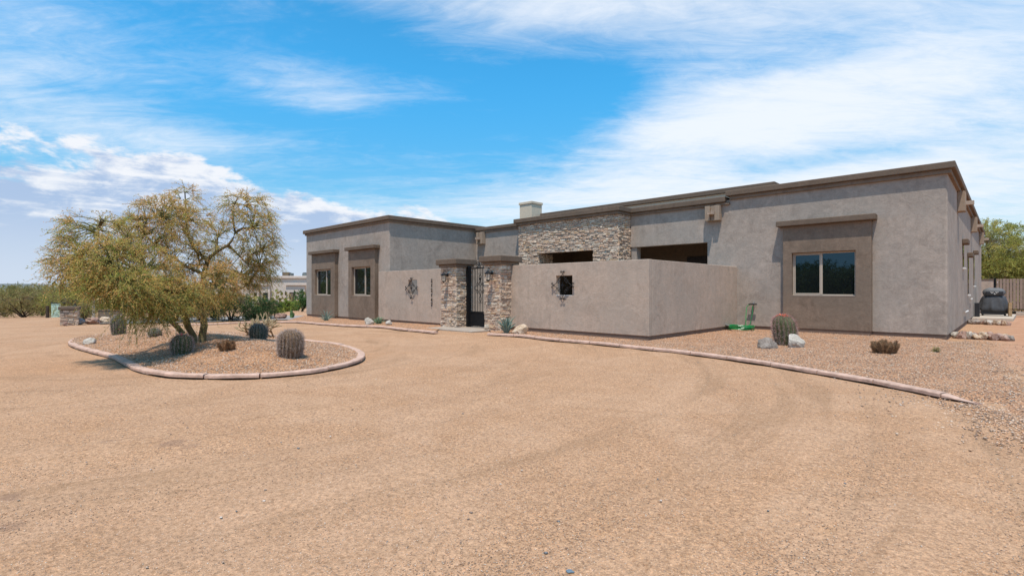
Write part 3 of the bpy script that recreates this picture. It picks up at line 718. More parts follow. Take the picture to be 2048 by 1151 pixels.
# paving at and behind the gate
tag(MB().box(-14.75, -12.35, 10.85, 12.6, -.06, .02).obj('gate_slab', M['patio'], None, .01), kind='structure')
tag(MB().box(-19.6, -7.0, 12.62, 20.9, -.06, .012).obj('courtyard_paving', M['patio'], None), kind='structure')

def pillar(name, label, x0, x1, y0, y1, zc, cat='pillar', cap_t=.2, oh=.15, rows=(.05, .125), seed=1, zb=0., group=None):
    t = thing(name, label, cat, ((x0 + x1) / 2, (y0 + y1) / 2, zb), group=group)
    tpart(t, MB().box(x0 + .04, x1 - .04, y0 + .04, y1 - .02, zb - .1, zc), 'core', M['mortar'])
    tpart(t, MB().box(x0 - oh, x1 + oh, y0 - oh, y1 + oh * .6, zc, zc + cap_t), 'cap', M['stucco_cap'], .025)
    tpart(t, MB().box(x0 - oh * .45, x1 + oh * .45, y0 - oh * .45, y1 + .02, zc - .09, zc - .002), 'cap_moulding', M['stucco_dark'], .01)
    l = t.location; zt = zc - .095
    fs = [((x0 - l.x, y0 - l.y + .03), (1, 0), (0, -1), x1 - x0, 0, zt - zb, []), ((x1 - l.x - .03, y0 - l.y), (0, 1), (1, 0), y1 - y0, 0, zt - zb, [])]
    veneer(t, fs, 300, rows[0], rows[1], seed); return t
pillar('gate_pillar', 'stone clad pillar left of the iron gate, beside the house number', -14.95, -14.1, 11.65, 12.42, 2.26, seed=11, group='stone gate pillars')
pillar('gate_pillar', 'stone clad pillar right of the iron gate, behind the big blue agave', -12.57, -11.83, 11.62, 12.42, 2.27, seed=12, group='stone gate pillars')

# ------------------------------------------------------------------ ironwork
def spiral(cx, cz, r, a0, turns, y=0, k=16):
    """runs from the rim inwards"""
    return [(cx + r * (1 - .72 * i / k) * math.cos(a0 + turns * 2 * math.pi * i / k), y, cz + r * (1 - .72 * i / k) * math.sin(a0 + turns * 2 * math.pi * i / k)) for i in range(k + 1)]
gate = thing('iron_gate', 'black wrought iron gate with scrolls between the two stone pillars', 'gate', (-13.35, 12.15, 0))
def gb(name, x0, x1, z0, z1, y0=-.02, y1=.02, mat='iron'): return MB().box(x0, x1, y0, y1, z0, z1).obj(name, M[mat], gate)
gb('gate_post', -.73, -.60, .02, 2.2, -.05, .08); gb('gate_post', .62, .70, .02, 2.2, -.05, .05)
gb('stile', -.6, -.56, .06, 2.14); gb('stile', .57, .61, .06, 2.14)
gb('rail', -.56, .57, 2.10, 2.14); gb('rail', -.56, .57, .54, .59); gb('rail', -.56, .57, .06, .1)
gb('kick_panel', -.56, .57, .1, .54, -.008, .008)
for i in range(8):
    x = -.44 + i * .135
    MB().tube([(x, 0, .59), (x, 0, 2.1)], .0095, 6).obj('bar', M['iron'], gate)
def scr(pts, r=.009): MB().tube([(x, -.024, z) for x, y, z in pts], r, 6).obj('scroll', M['iron'], gate)
for s in (-1, 1):
    scr([(s * .30, 0, 2.13), (s * .22, 0, 2.13), (s * .13, 0, 2.17)] + [(s * x, y, z) for x, y, z in spiral(.115, 2.265, .10, -1.0, 1.35)], .013)
    scr([(0, 0, 2.14), (s * .02, 0, 2.2), (s * .03, 0, 2.27)])
    for q in (-1, 1):
        zc = 1.42
        scr([(s * .32, 0, zc + q * .02), (s * .2, 0, zc + q * .07)] + [(s * x, y, zc + q * z) for x, y, z in spiral(.13, .13, .075, -1.6, 1.3)])
        scr([(0, 0, zc + q * .05), (s * .07, 0, zc + q * .12), (s * .02, 0, zc + q * .24), (s * .01, 0, zc + q * .28), (s * .075, 0, zc + q * .38), (0, 0, zc + q * .50)] + [(s * (.0 + .03 * i), 0, zc + q * (.50 + .02 * math.sin(i))) for i in range(1, 4)])
MB().box(-.03, .03, -.06, -.02, 1.70, 1.78).obj('latch', M['iron'], gate)

def iron_cross(x, z, label):
    t = thing('iron_cross', label, 'wall ornament', (x, 12.04, z), group='wrought iron crosses on the courtyard walls')
    for q in range(4):
        m = MB(); a = q * math.pi / 2
        arm = .43
        for s in (-1, 1):
            pts = [(u, v) for u, _, v in spiral(arm - .035, s * .055, .036, -s * 1.2, s * 1.15, k=12)][::-1] + [(arm - .1, s * .012), (arm - .2, s * .07)] + [(u, v) for u, _, v in spiral(.17, s * .10, .055, s * .6, s * 1.1, k=14)]
            m.tube([(u * math.cos(a) - v * math.sin(a), 0, u * math.sin(a) + v * math.cos(a)) for u, v in pts], .0085, 6)
        m.tube([(.10 * math.cos(a), 0, .10 * math.sin(a)), (0, 0, 0)], .009, 6)
        m.obj('scroll_arm', M['iron'], t)
    MB().lathe([(0.001, -.012), (.04, -.008), (.04, .008), (.001, .012)], 12).obj('boss', M['iron'], t, rot=(R(90), 0, 0))
    for dx_, dz_ in ((.3, 0), (-.37, 0), (0, .41), (0, -.41)):
        MB().tube([(dx_, 0, dz_), (dx_, .062, dz_)], .008, 6).obj('standoff', M['iron'], t)
iron_cross(-9.6, 1.49, 'black scrolled iron cross over the dark niche right of the gate')
iron_cross(-17.42, 1.42, 'black scrolled iron cross over the light niche left of the gate')

nums = thing('house_number', 'dark metal house number running down the wall left of the gate', 'house number', (-16.1, 12.09, 0))
for i, ch_ in enumerate('312147'):
    cu_ = bpy.data.curves.new('digit', 'FONT'); cu_.body = ch_; cu_.size = .185; cu_.extrude = .008; cu_.align_x = 'CENTER'; cu_.align_y = 'CENTER'; cu_.offset = .004
    tmp = bpy.data.objects.new('tmp', cu_); me = bpy.data.meshes.new_from_object(tmp); me.materials.clear(); me.materials.append(M['numeral'])
    bpy.data.objects.remove(tmp); o = link('digit', me, nums, (0, -.02, 1.70 - i * .185), (R(90), 0, 0), (1, 1, 1)); o['label'] = 'metal digit ' + ch_

def lantern(x, y, z, label):
    t = thing('wall_lantern', label, 'lantern', (x, y, z), group='black lanterns on the gate pillars')
    MB().lathe([(.001, 0), (.062, 0), (.062, .014), (.03, .03), (.001, .03)], 16).obj('backplate', M['iron'], t, rot=(R(90), 0, 0), loc=(0, .0, .02))
    yo = -.17
    MB().tube([(0, -.02, .03), (0, -.07, -.0), (0, -.13, .02), (0, -.18, .10), (0, -.16, .17), (0, -.11, .17), (0, -.09, .13)], .011, 6).obj('arm', M['iron'], t)
    MB().tube([(0, yo, .16), (0, yo, .08)], .01, 6).obj('hanger', M['iron'], t)
    MB().lathe([(.02, .10), (.035, .085), (.06, .06), (.115, .02), (.12, .0), (.10, -.005)], 6, 0, yo).obj('hood', M['iron'], t)
    MB().lathe([(.075, -.006), (.085, -.02), (.062, -.20), (.058, -.205)], 6, 0, yo).obj('glass', M['lampglass'], t)
    m = MB()
    for i in range(6):
        a = i * math.pi / 3; m.tube([(.09 * math.cos(a), yo + .09 * math.sin(a), -.006), (.066 * math.cos(a), yo + .066 * math.sin(a), -.205)], .0065, 4)
    m.obj('cage', M['iron'], t)
    MB().lathe([(.072, -.2), (.074, -.22), (.03, -.235), (.012, -.26)], 6, 0, yo).obj('base', M['iron'], t)
lantern(-14.5, 11.58, 1.87, 'black carriage lantern on the left gate pillar')
lantern(-12.15, 11.55, 1.88, 'black carriage lantern on the right gate pillar')

# ------------------------------------------------------------------ garden hose and tap
hose = thing('garden_hose', 'bright green garden hose coiled by the wall corner and hung from a tap', 'hose', (-6.0, 17.6, 0))
def hl(m, n_, mat): return tpart(hose, m, n_, M[mat], 0)
m = MB(); pts = []
for i in range(7 * 26):
    a = i / 26 * 2 * math.pi; lay = i / 26; rr_ = .40 - .025 * (lay % 3) + .02 * math.sin(a * 1.7 + lay)
    pts.append((-6.35 + rr_ * math.cos(a), 17.35 + rr_ * .95 * math.sin(a) , .055 + .018 * lay + .012 * math.sin(3 * a + lay)))
m.tube(pts, .014, 6); hl(m, 'coil', 'hose')
m = MB(); m.tube([(-6.42, 18.0, .08), (-6.42, 18.0, .45), (-6.40, 18.0, .75), (-6.34, 18.0, .84), (-6.25, 18.02, .86)], .014, 6); hl(m, 'riser', 'hose_l')
m = MB(); m.tube([(-6.20, 18.0, .82), (-6.21, 17.98, .5), (-6.25, 17.9, .2), (-6.32, 17.75, .06), (-6.3, 17.6, .05)], .014, 6); hl(m, 'riser', 'hose')
m = MB(); m.tube([(-6.60, 17.05, .17), (-6.72, 17.1, .19), (-6.8, 17.2, .22)], [.02, .028, .018], 8); hl(m, 'nozzle', 'metal')
tap = thing('garden_tap', 'small metal tap with a black splitter above the green hose', 'tap', (-6.2, 18.1, .88))
MB().tube([(0, .06, 0), (0, -.06, 0), (0, -.09, -.03)], .018, 8).obj('spout', M['metal'], tap)
MB().box(-.13, .13, -.12, -.06, -.03, .01).obj('splitter', M['blackplastic'], tap, .008)
MB().lathe([(.001, .03), (.05, .03), (.05, .05), (.001, .05)], 8, 0, -.03).obj('handle', M['metal'], tap)

# ------------------------------------------------------------------ side yard
def rock_mesh(seed, mat, sub=2, rough=.26):
    bm = bmesh.new(); bmesh.ops.create_icosphere(bm, subdivisions=sub, radius=.5); o = Vector((seed * 7.3, seed * 3.1, seed * 1.7))
    for v in bm.verts:
        k_ = 1 + rough * mnoise.noise(v.co * 2.2 + o) * 1.6 + rough * .5 * mnoise.noise(v.co * 6 + o) + rough * .2 * mnoise.noise(v.co * 14 + o)
        v.co *= k_
        for pl in range(3):               # a few broken faces
            nn_ = Vector((math.sin(seed * 3 + pl * 2.1), math.cos(seed * 5 + pl * 1.3), math.sin(seed + pl * 4.4))).normalized(); dd = v.co.dot(nn_) - .36
            if dd > 0: v.co -= nn_ * dd * .85
    me = bpy.data.meshes.new('rock'); bm.to_mesh(me); bm.free(); me.materials.append(mat); return me
def boulder(px, py, wpx, hpx, mat, label, seed, depth=.8, name='boulder', cat='boulder', group=None, rz=None, sub=4):
    p = G(px, py); f = fwd_of(p); w = wpx / F * f; h = hpx / F * f
    o = link(name, rock_mesh(seed, M[mat], sub), None, (p.x - SA * w * .3, p.y + CA * w * .3, p.z + h * .36), (0, 0, YAW + (rz if rz is not None else 0)), (w * 1.04, w * depth, h * 1.28))
    return tag(o, label, cat, group)
boulder(1541, 699, 37, 24, 'rock_grey', 'dark grey rounded boulder left of the tall barrel cactus', 3)
boulder(1595, 697, 31, 26, 'rock_white', 'speckled white boulder leaning on the right of the tall barrel cactus', 5)
boulder(1042, 669, 30, 18, 'rock_tan', 'angular cream and rust boulder beside the big blue agave', 8)
boulder(737, 649, 18, 13, 'rock_white', 'pale boulder left of the low green agave', 4)
boulder(777, 650, 14, 10, 'rock_white', 'small pale stone right of the low green agave', 9)
boulder(558, 637, 24, 11, 'rock_red', 'brown boulder beside the far drive near the twin-stem cactus', 6)
boulder(174, 688, 24, 12, 'rock_white', 'flat white stone inside the left tip of the kerbed island', 2)
boulder(152, 648, 20, 13, 'rock_blue', 'blue grey boulder right of the stone mailbox column', 12)
boulder(178, 647, 26, 12, 'rock_red', 'rusty brown boulder between the blue grey and cream boulders', 14)
boulder(205, 646, 28, 12, 'rock_tan', 'cream boulder nearest the low stucco wall', 15)
boulder(129, 650, 9, 7, 'rock_red', 'small red brown stone at the foot of the mailbox column', 16)
boulder(222, 642, 12, 6, 'rock_tan', 'small cream stone below the low stucco wall', 18)
g_ = random.Random(4)
ROCKS = ['rock_red', 'rock_tan', 'rock_red', 'rock_grey', 'rock_tan', 'rock_red', 'rock_white']
def rock_row(name, label, pa, pb, k_, wpx, hpx, seed):
    A, B_ = G(*pa), G(*pb); root = thing(name, label, 'rock border', ((A + B_) / 2), group='rock borders in the side yard')
    pal = [[rock_mesh(40 + s + i * 5, M[mn], 2, .34) for s in range(3)] for i, mn in enumerate(ROCKS[:4] + ['rock_white'])]
    gg = random.Random(seed)
    for i in range(k_):
        t = (i + .5) / k_; p = A.lerp(B_, t); f = fwd_of(p); w = wpx / F * f * gg.uniform(.75, 1.25); h = hpx / F * f * gg.uniform(.7, 1.2)
        p += Vector((gg.uniform(-.03, .03), gg.uniform(-.14, .14), h * .3)) - root.location
        link('rock', gg.choice(gg.choice(pal)), root, p, (gg.uniform(-.5, .5), gg.uniform(-.5, .5), gg.uniform(0, 6)), (w * 1.25, w * .95, h * 1.25))
rock_row('rock_border', 'nearer row of mixed rocks running out from the house corner', (1908, 674), (2024, 679), 22, 13, 13, 3)
rock_row('rock_border', 'farther row of rocks in front of the grill slab', (1938, 646), (2016, 649), 20, 9, 9, 9)
# slab and covered grill
tag(MB().prism([(-1.22, 31.0), (.12, 31.4), (.25, 37), (-1.22, 37)], -.05, .1).obj('concrete_slab', M['slab'], None, .01), kind='structure')
gp = Vector((-.55, 34.3, .1))
grill = thing('covered_grill', 'barbecue grill under a charcoal fabric cover on the side yard slab', 'grill', gp, R(6), scale=.95)
def drape(prof, k_=64, folds=9, amp=.05, sx=.54, sy=.40, seed=0):
    m = MB(); vs = []; gg = random.Random(seed); ph = [gg.uniform(0, 6) for _ in range(4)]
    for i, (s, z) in enumerate(prof):
        low = max(0, (1.05 - z)) * 1.1
        for j in range(k_):
            a = 2 * math.pi * j / k_; c_, s_ = math.cos(a), math.sin(a)
            e = (abs(c_) ** 3.2 + abs(s_) ** 3.2) ** (-1 / 3.2)
            f = 1 + amp * low * (math.sin(folds * a + ph[0]) + .6 * math.sin(folds * 1.7 * a + ph[1] + z * 3)) + .02 * math.sin(5 * a + z * 8)
            vs.append((sx * s * e * c_ * f, sy * s * e * s_ * f, z + .02 * math.sin(3 * a + ph[2]) * low))
    n_ = len(prof); fs = [(i * k_ + j, i * k_ + (j + 1) % k_, (i + 1) * k_ + (j + 1) % k_, (i + 1) * k_ + j) for i in range(n_ - 1) for j in range(k_)]
    fs.append(tuple(range((n_ - 1) * k_, n_ * k_))); m.add(vs, fs); return m
drape([(1.06, .26), (1.12, .30), (1.10, .40), (1.02, .56), (.93, .74), (.85, .9), (.80, .97), (.72, 1.02), (.66, 1.03), (.60, 1.0)], seed=3, amp=.075, folds=11).obj('cover', M['cover'], grill, smooth=True)
drape([(.60, .98), (.76, 1.08), (.80, 1.2), (.74, 1.3), (.58, 1.38), (.34, 1.42), (.05, 1.43)], amp=0, seed=4).obj('hood_cover', plain('grey_fabric', (.13, .13, .13), .7, 0, .3, .2, 6), grill, smooth=True)
MB().box(-.33, .33, -.37, -.27, 1.05, 1.25).obj('lid_front', M['blackplastic'], grill, .03)
for i, (a, b, w_) in enumerate(((-.16, 1.215, .05), (-.08, 1.215, .04), (.02, 1.215, .06), (.10, 1.215, .05), (-.13, 1.165, .06), (-.04, 1.15, .05), (.05, 1.16, .05), (-.02, 1.115, .06))):
    MB().box(a, a + w_, -.376, -.371, b - .02, b + .002).obj('white_mark', M['white'], grill)
MB().box(-.48, .42, -.24, .24, .06, .34).obj('cart', M['blackplastic'], grill, .01)
for sx_ in (-.42, .42):
    for sy_ in (-.2, .2): MB().lathe([(.001, -.02), (.05, -.02), (.05, .02), (.001, .02)], 12).obj('caster', M['blackplastic'], grill, rot=(0, R(90), 0), loc=(sx_, sy_, .052))
tag(MB().box(-.06, .06, -.05, .05, 0, .66).obj('timber_post', M['wood'], None, .006, loc=(.02, 33.9, .1), rot=(0, 0, .3)), 'short pale timber block standing beside the covered grill', 'post')
tag(MB().box(-.3, .3, -.25, .25, 0, .18).obj('concrete_step', M['slab'], None, .01, loc=(.55, 38, 0), rot=(0, 0, 0)), 'small concrete step in front of the slatted gate', 'step')
tag(MB().box(-.09, .09, -.14, .14, 0, .75).obj('utility_cabinet', M['blackplastic'], None, .01, loc=(-1.08, 32.3, 0)), 'narrow black utility cabinet against the side wall behind the grill', 'cabinet')
# rear wall and slatted gate
bw = thing('yard_wall', 'stucco block wall joining the house rear corner to the slatted gate', 'wall', (-1.1, 48, 0))
MB().box(-2.5, .32, 0, .2, 0, 2.02).obj('wall', M['stucco_yard'], bw, .01)
MB().box(-2.5, .34, -.03, .23, 2.022, 2.1).obj('coping', M['stucco_cap'], bw, .01)
sg = thing('slatted_gate', 'tall side yard gate of vertical weathered slats with black posts', 'gate', (0, 48.1, 0))
MB().box(-.83, -.66, -.06, .06, 0, 2.14).obj('gate_post', M['iron'], sg)
MB().box(-.60, -.57, -.07, -.062, 1.85, 1.9).obj('latch', M['white'], sg)
for i in range(12): MB().box(-.64 + i * .163, -.64 + i * .163 + .135, -.02, .02, .08, 2.1 + .006 * (i % 3)).obj('slat', M['slat'], sg)
MB().box(-.65, 1.32, .021, .05, .4, .48).obj('rail', M['iron'], sg); MB().box(-.65, 1.32, .021, .05, 1.7, 1.78).obj('rail', M['iron'], sg)
MB().box(1.32, 1.46, -.06, .06, 0, 2.14).obj('gate_post', M['iron'], sg)

# ------------------------------------------------------------------ loose gravel
def octa_rocks(name, pts, sizes, mat_palette, flat_=.62, kind='stuff', seed=1, parent=None):
    g = np.random.default_rng(seed); n_ = len(pts); pts = np.asarray(pts); sizes = np.asarray(sizes)
    base = np.array([(1, 0, 0), (-1, 0, 0), (0, 1, 0), (0, -1, 0), (0, 0, 1), (0, 0, -1), (.62, .62, .45), (-.62, -.62, .45)], float)[:6]
    Vv = base[None] * (1 + g.uniform(-.35, .35, (n_, 6, 1))); Vv += g.uniform(-.2, .2, (n_, 6, 3))
    a = g.uniform(0, 6.28, n_); ca, sa = np.cos(a), np.sin(a)
    x = Vv[..., 0] * ca[:, None] - Vv[..., 1] * sa[:, None]; y = Vv[..., 0] * sa[:, None] + Vv[..., 1] * ca[:, None]
    el_ = g.uniform(.7, 1.4, n_)[:, None]
    Vv = np.stack([x * el_, y, Vv[..., 2] * flat_], -1) * (sizes[:, None, None] / 2) + pts[:, None]
    tri = np.array([(0, 2, 4), (2, 1, 4), (1, 3, 4), (3, 0, 4), (2, 0, 5), (1, 2, 5), (3, 1, 5), (0, 3, 5)])
    Fv = (tri[None] + np.arange(n_)[:, None, None] * 6).reshape(-1, 3)
    mi = np.repeat(g.integers(0, len(mat_palette), n_), 8)
    return tag(link(name, np_mesh(name, Vv.reshape(-1, 3), Fv, mat_palette, midx=mi), parent), kind=kind)
PEB = [plain('pebble', c, .85, 0, .2, .12, 30) for c in
       ((.56, .34, .21), (.60, .39, .26), (.46, .28, .17), (.62, .45, .32), (.38, .24, .16), (.32, .22, .16), (.58, .32, .18), (.60, .47, .36), (.52, .35, .25), (.24, .165, .12))]
def scatter_in(poly, n_, seed, near=None):
    g = np.random.default_rng(seed); poly = np.array(poly); a, b = poly.min(0), poly.max(0)
    p = g.uniform(a, b, (n_, 2)); p = p[inside(p[:, 0], p[:, 1], poly)]
    f = -p[:, 0] * SA + p[:, 1] * CA; keep = g.uniform(0, 1, len(p)) < np.clip(15 / np.maximum(f, 1) - .45, .08, 1)
    return p[keep]
ip = scatter_in(ISLA[::3], 42000, 3); iz = isl_z(ip[:, 0], ip[:, 1]) + .004
octa_rocks('island_gravel', np.c_[ip, iz], RNG.uniform(.012, .032, len(ip)), PEB, seed=2)
gp_ = scatter_in(rb, 90000, 4); gp_ = gp_[(gp_[:, 1] < 18.1) & ~((gp_[:, 0] < -6.77) & (gp_[:, 1] > 12.1))]
octa_rocks('bed_gravel', np.c_[gp_, np.maximum(rb_z(gp_[:, 0], gp_[:, 1]), -.028) + .005], RNG.uniform(.011, .030, len(gp_)), PEB, seed=3)
lp_ = scatter_in(lb, 9000, 5); octa_rocks('wall_foot_gravel', np.c_[lp_, base_z(lp_[:, 0], lp_[:, 1]) + .016], RNG.uniform(.014, .032, len(lp_)), PEB, seed=4)
oe = np.array(open_edge); gq = np.random.default_rng(31); si = gq.integers(0, len(oe) - 1, 5200); tq = gq.uniform(0, 1, (5200, 1))
eq = oe[si] * (1 - tq) + oe[si + 1] * tq + gq.normal(0, .42, (5200, 2)); eq = eq[(eq[:, 1] < 18.0) | (eq[:, 0] > -.9)]
octa_rocks('strewn_gravel', np.c_[eq, np.full(len(eq), -.022)], gq.uniform(.012, .032, len(eq)), PEB, seed=32)
# grit of the driveway, thick near the viewer
nf = 95000; fa = R(1) * RNG.uniform(-50, 50, nf); fr_ = 2.1 + 8.5 * RNG.uniform(0, 1, nf) ** 1.7
gx = fr_ * (np.sin(fa) * CA - np.cos(fa) * SA); gy = fr_ * (np.sin(fa) * SA + np.cos(fa) * CA)
okm = ~inside(gx, gy, ISLA[::3]) & ~inside(gx, gy, np.array(rb)) & (vnoise(gx, gy, 1.6, 8) + RNG.uniform(-.8, .8, nf) > -.5)
gx, gy, fr2 = gx[okm], gy[okm], fr_[okm]
rad2 = np.hypot(gx - CIRC[0], gy - CIRC[1]); th2 = np.arctan2(gy - CIRC[1], gx - CIRC[0])
gzv = base_z(gx, gy) - .03 + np.clip(1.4 - fr2 / 25, 0, 1) * (.008 * vnoise(gx, gy, 2.6, 1) + .005 * vnoise(gx, gy, 6, 2) + .007 * vnoise(rad2 * 2.2, th2 * 3, 3.4, 3))
octa_rocks('driveway_grit', np.c_[gx, gy, gzv + .001], RNG.uniform(.003, .009, len(gx)) * (1 + .05 * fr2), PEB, .7, seed=5)
# few larger dark chips strewn on the drive and around the kerb end
k_ = 190; fa = R(1) * RNG.uniform(-47, 47, k_); fr_ = 2.6 + 13 * RNG.uniform(0, 1, k_) ** 1.2
cxx = fr_ * (np.sin(fa) * CA - np.cos(fa) * SA); cyy = fr_ * (np.sin(fa) * SA + np.cos(fa) * CA)
ke = xy(flat(2010, 800)); e2 = np.random.default_rng(9).normal(0, 1, (700, 2)) * (1.1, .75) + (ke.x, ke.y)
cxx = np.r_[cxx, e2[:, 0]]; cyy = np.r_[cyy, e2[:, 1]]; okk = ~inside(cxx, cyy, ISLA[::3]); cxx, cyy = cxx[okk], cyy[okk]
CH = [plain('dark_chip', c, .8, 0, .2, .15, 30) for c in ((.22, .16, .13), (.30, .22, .17), (.19, .19, .19), (.38, .28, .21), (.6, .5, .42))]
octa_rocks('loose_chips', np.c_[cxx, cyy, base_z(cxx, cyy) + np.where(inside(cxx, cyy, np.array(rb)), .026, -.022)], RNG.uniform(.008, .026, len(cxx)), CH, .5, seed=6)
p = G(1140, 1134); tag(link('slate_chip', rock_mesh(77, plain('slate', (.12, .16, .19), .6, 0, .3, .2), 2), None, (p.x, p.y, -.018), (0, 0, .5), (.045, .028, .014)), 'blue grey chip of stone lying on the drive in the foreground', 'stone')

# ------------------------------------------------------------------ foliage
def rotframe(d):
    a = np.cross(d, (0.3, 0.2, 0.93)); a /= np.linalg.norm(a, axis=1, keepdims=True) + 1e-9; b = np.cross(d, a); return a, b
def leaf_quads(P0, Dv, L, Wd, g):
    """diamond leaves starting at P0 pointing along Dv"""
    a, b = rotframe(Dv); t = g.uniform(0, 6.28, len(P0))[:, None]; s = a * np.cos(t) + b * np.sin(t)
    m = P0 + Dv * L[:, None] * .5; n2 = np.cross(s, Dv) * (L * .12)[:, None]
    V = np.stack([P0, m + s * Wd[:, None] * .5 - n2, P0 + Dv * L[:, None], m - s * Wd[:, None] * .5 - n2], 1)
    F_ = np.arange(len(P0) * 4).reshape(-1, 4); return V.reshape(-1, 3), F_
def np_tubes(segsA, segsB, ra, rb_, k=3):
    """many straight tapered prisms"""
    A = np.asarray(segsA); B_ = np.asarray(segsB); d = B_ - A; L = np.linalg.norm(d, axis=1, keepdims=True) + 1e-9; a, b = rotframe(d / L)
    V = []
    for P_, r_ in ((A, ra), (B_, rb_)):
        for j in range(k):
            q = 2 * math.pi * j / k; V.append(P_ + (a * math.cos(q) + b * math.sin(q)) * np.asarray(r_)[:, None])
    V = np.stack(V, 1).reshape(-1, 3); n_ = len(A); o = np.arange(n_)[:, None] * 2 * k
    F_ = np.concatenate([o + np.array([[j, (j + 1) % k, k + (j + 1) % k, k + j]]) for j in range(k)], 0); return V, F_
def make_tree(root, lobes, limbs, seed, leafmat, twigmat, barkmat, dens=1., leaf=(.03, .011), strand=(.35, 7, 10), droop=.5, tint0=.0, limb_r=(.05, .02), shell=.5):
    """lobes: (centre, radii, clusters, tint); limbs: [(points, radii)] paths; all local to root"""
    g = np.random.default_rng(seed); gr = random.Random(seed)
    mb = MB(); nodes = []
    for pts, rad in limbs:
        pts = catmull3(pts, .18); m = len(pts); r = [rad[0] + (rad[1] - rad[0]) * (i / (m - 1)) ** .8 for i in range(m)]
        pts = [p + Vector((gr.uniform(-1, 1), gr.uniform(-1, 1), gr.uniform(-1, 1))) * .35 * r[i] for i, p in enumerate(pts)]
        mb.tube(pts, r, 8); nodes += [(p, r[i]) for i, p in enumerate(pts)]
    A_b, B_b, ra, rb2 = [], [], [], []; LP, LD, LL, LW, LT = [], [], [], [], []
    NP = np.array([tuple(p) for p, _ in nodes])
    for c, rad, ncl, tint in lobes:
        c = np.array(c, float); rad = np.array(rad, float); ncl = int(ncl * dens)
        # one branch feeds the lobe
        di = np.linalg.norm(NP - c, axis=1); s = Vector(NP[int(di.argmin())]); e = Vector(c)
        mid = (s + e) / 2 + Vector((gr.uniform(-.1, .1), gr.uniform(-.1, .1), .12 * (e - s).length))
        br = catmull3([s, mid, e], .2); r0 = limb_r[0] * .75; mm_ = len(br)
        if (e - s).length > .25:
            mb.tube(br, [r0 + (limb_r[1] * .6 - r0) * i / (mm_ - 1) for i in range(mm_)], 6)
        bn = np.array([tuple(p) for p in br] + [tuple(p) for p in NP[di < rad.max() * 1.1]])
        u = g.normal(0, 1, (ncl, 3)); u /= np.linalg.norm(u, axis=1, keepdims=True); q = g.uniform(0, 1, ncl) ** (1 / 3.) * (1 - shell) + shell * g.uniform(.72, 1.04, ncl)
        cl = c + u * q[:, None] * rad
        cut = np.clip(g.uniform(0, 1, ncl), 0, 1)
        for i in range(ncl):
            pc = cl[i]; dd = np.linalg.norm(bn - pc, axis=1); b0 = bn[int(dd.argmin())]
            md = (b0 + pc) / 2 + np.array([0, 0, .10]) * dd.min() + g.normal(0, .05, 3) * dd.min()
            A_b += [b0, md]; B_b += [md, pc]; ra += [.011, .007]; rb2 += [.007, .0035]
            out = (pc - c) / (np.linalg.norm(pc - c) + .01)
            ct = tint + g.normal(0, .13)
            for s_ in range(strand[1]):
                d0 = out * .7 + g.normal(0, .55, 3) + np.array([0, 0, .15]); d0 /= np.linalg.norm(d0); L = strand[0] * g.uniform(.5, 1.25)
                k_ = strand[2]; t = (np.arange(k_) + g.uniform(.2, 1)) / k_
                # drooping curve
                pos = pc + d0 * (L * t)[:, None] + np.array([0, 0, -1.]) * (droop * L * t * t)[:, None]
                e1 = pc + d0 * L * .5 - np.array([0, 0, droop * L * .25]); e2_ = pc + d0 * L - np.array([0, 0, droop * L])
                A_b += [pc, e1]; B_b += [e1, e2_]; ra += [.0035, .0025]; rb2 += [.0025, .0012]
                LP.append(pos + g.normal(0, .012, (k_, 3))); dv = d0 + g.normal(0, .6, (k_, 3)) + np.array([0, 0, -.35]); dv /= np.linalg.norm(dv, axis=1, keepdims=True); LD.append(dv)
                LT.append(np.clip(ct + g.normal(0, .14, k_), 0, 1))
    LP = np.concatenate(LP); LD = np.concatenate(LD); LT = np.concatenate(LT); n_ = len(LP)
    V, Fq = leaf_quads(LP, LD, leaf[0] * g.uniform(.6, 1.5, n_), leaf[1] * g.uniform(.7, 1.4, n_), g)
    mb.obj('trunk', barkmat, root, smooth=True)
    V2, F2 = np_tubes(A_b, B_b, ra, rb2)
    link('branches', np_mesh('branches', V2, F2, twigmat), root)
    link('crown', np_mesh('crown', V, Fq, leafmat, tint=LT), root)
    return n_
def catmull3(pts, step):
    pts = [Vector(p) for p in pts]; out = catmull(pts, False, step); return out

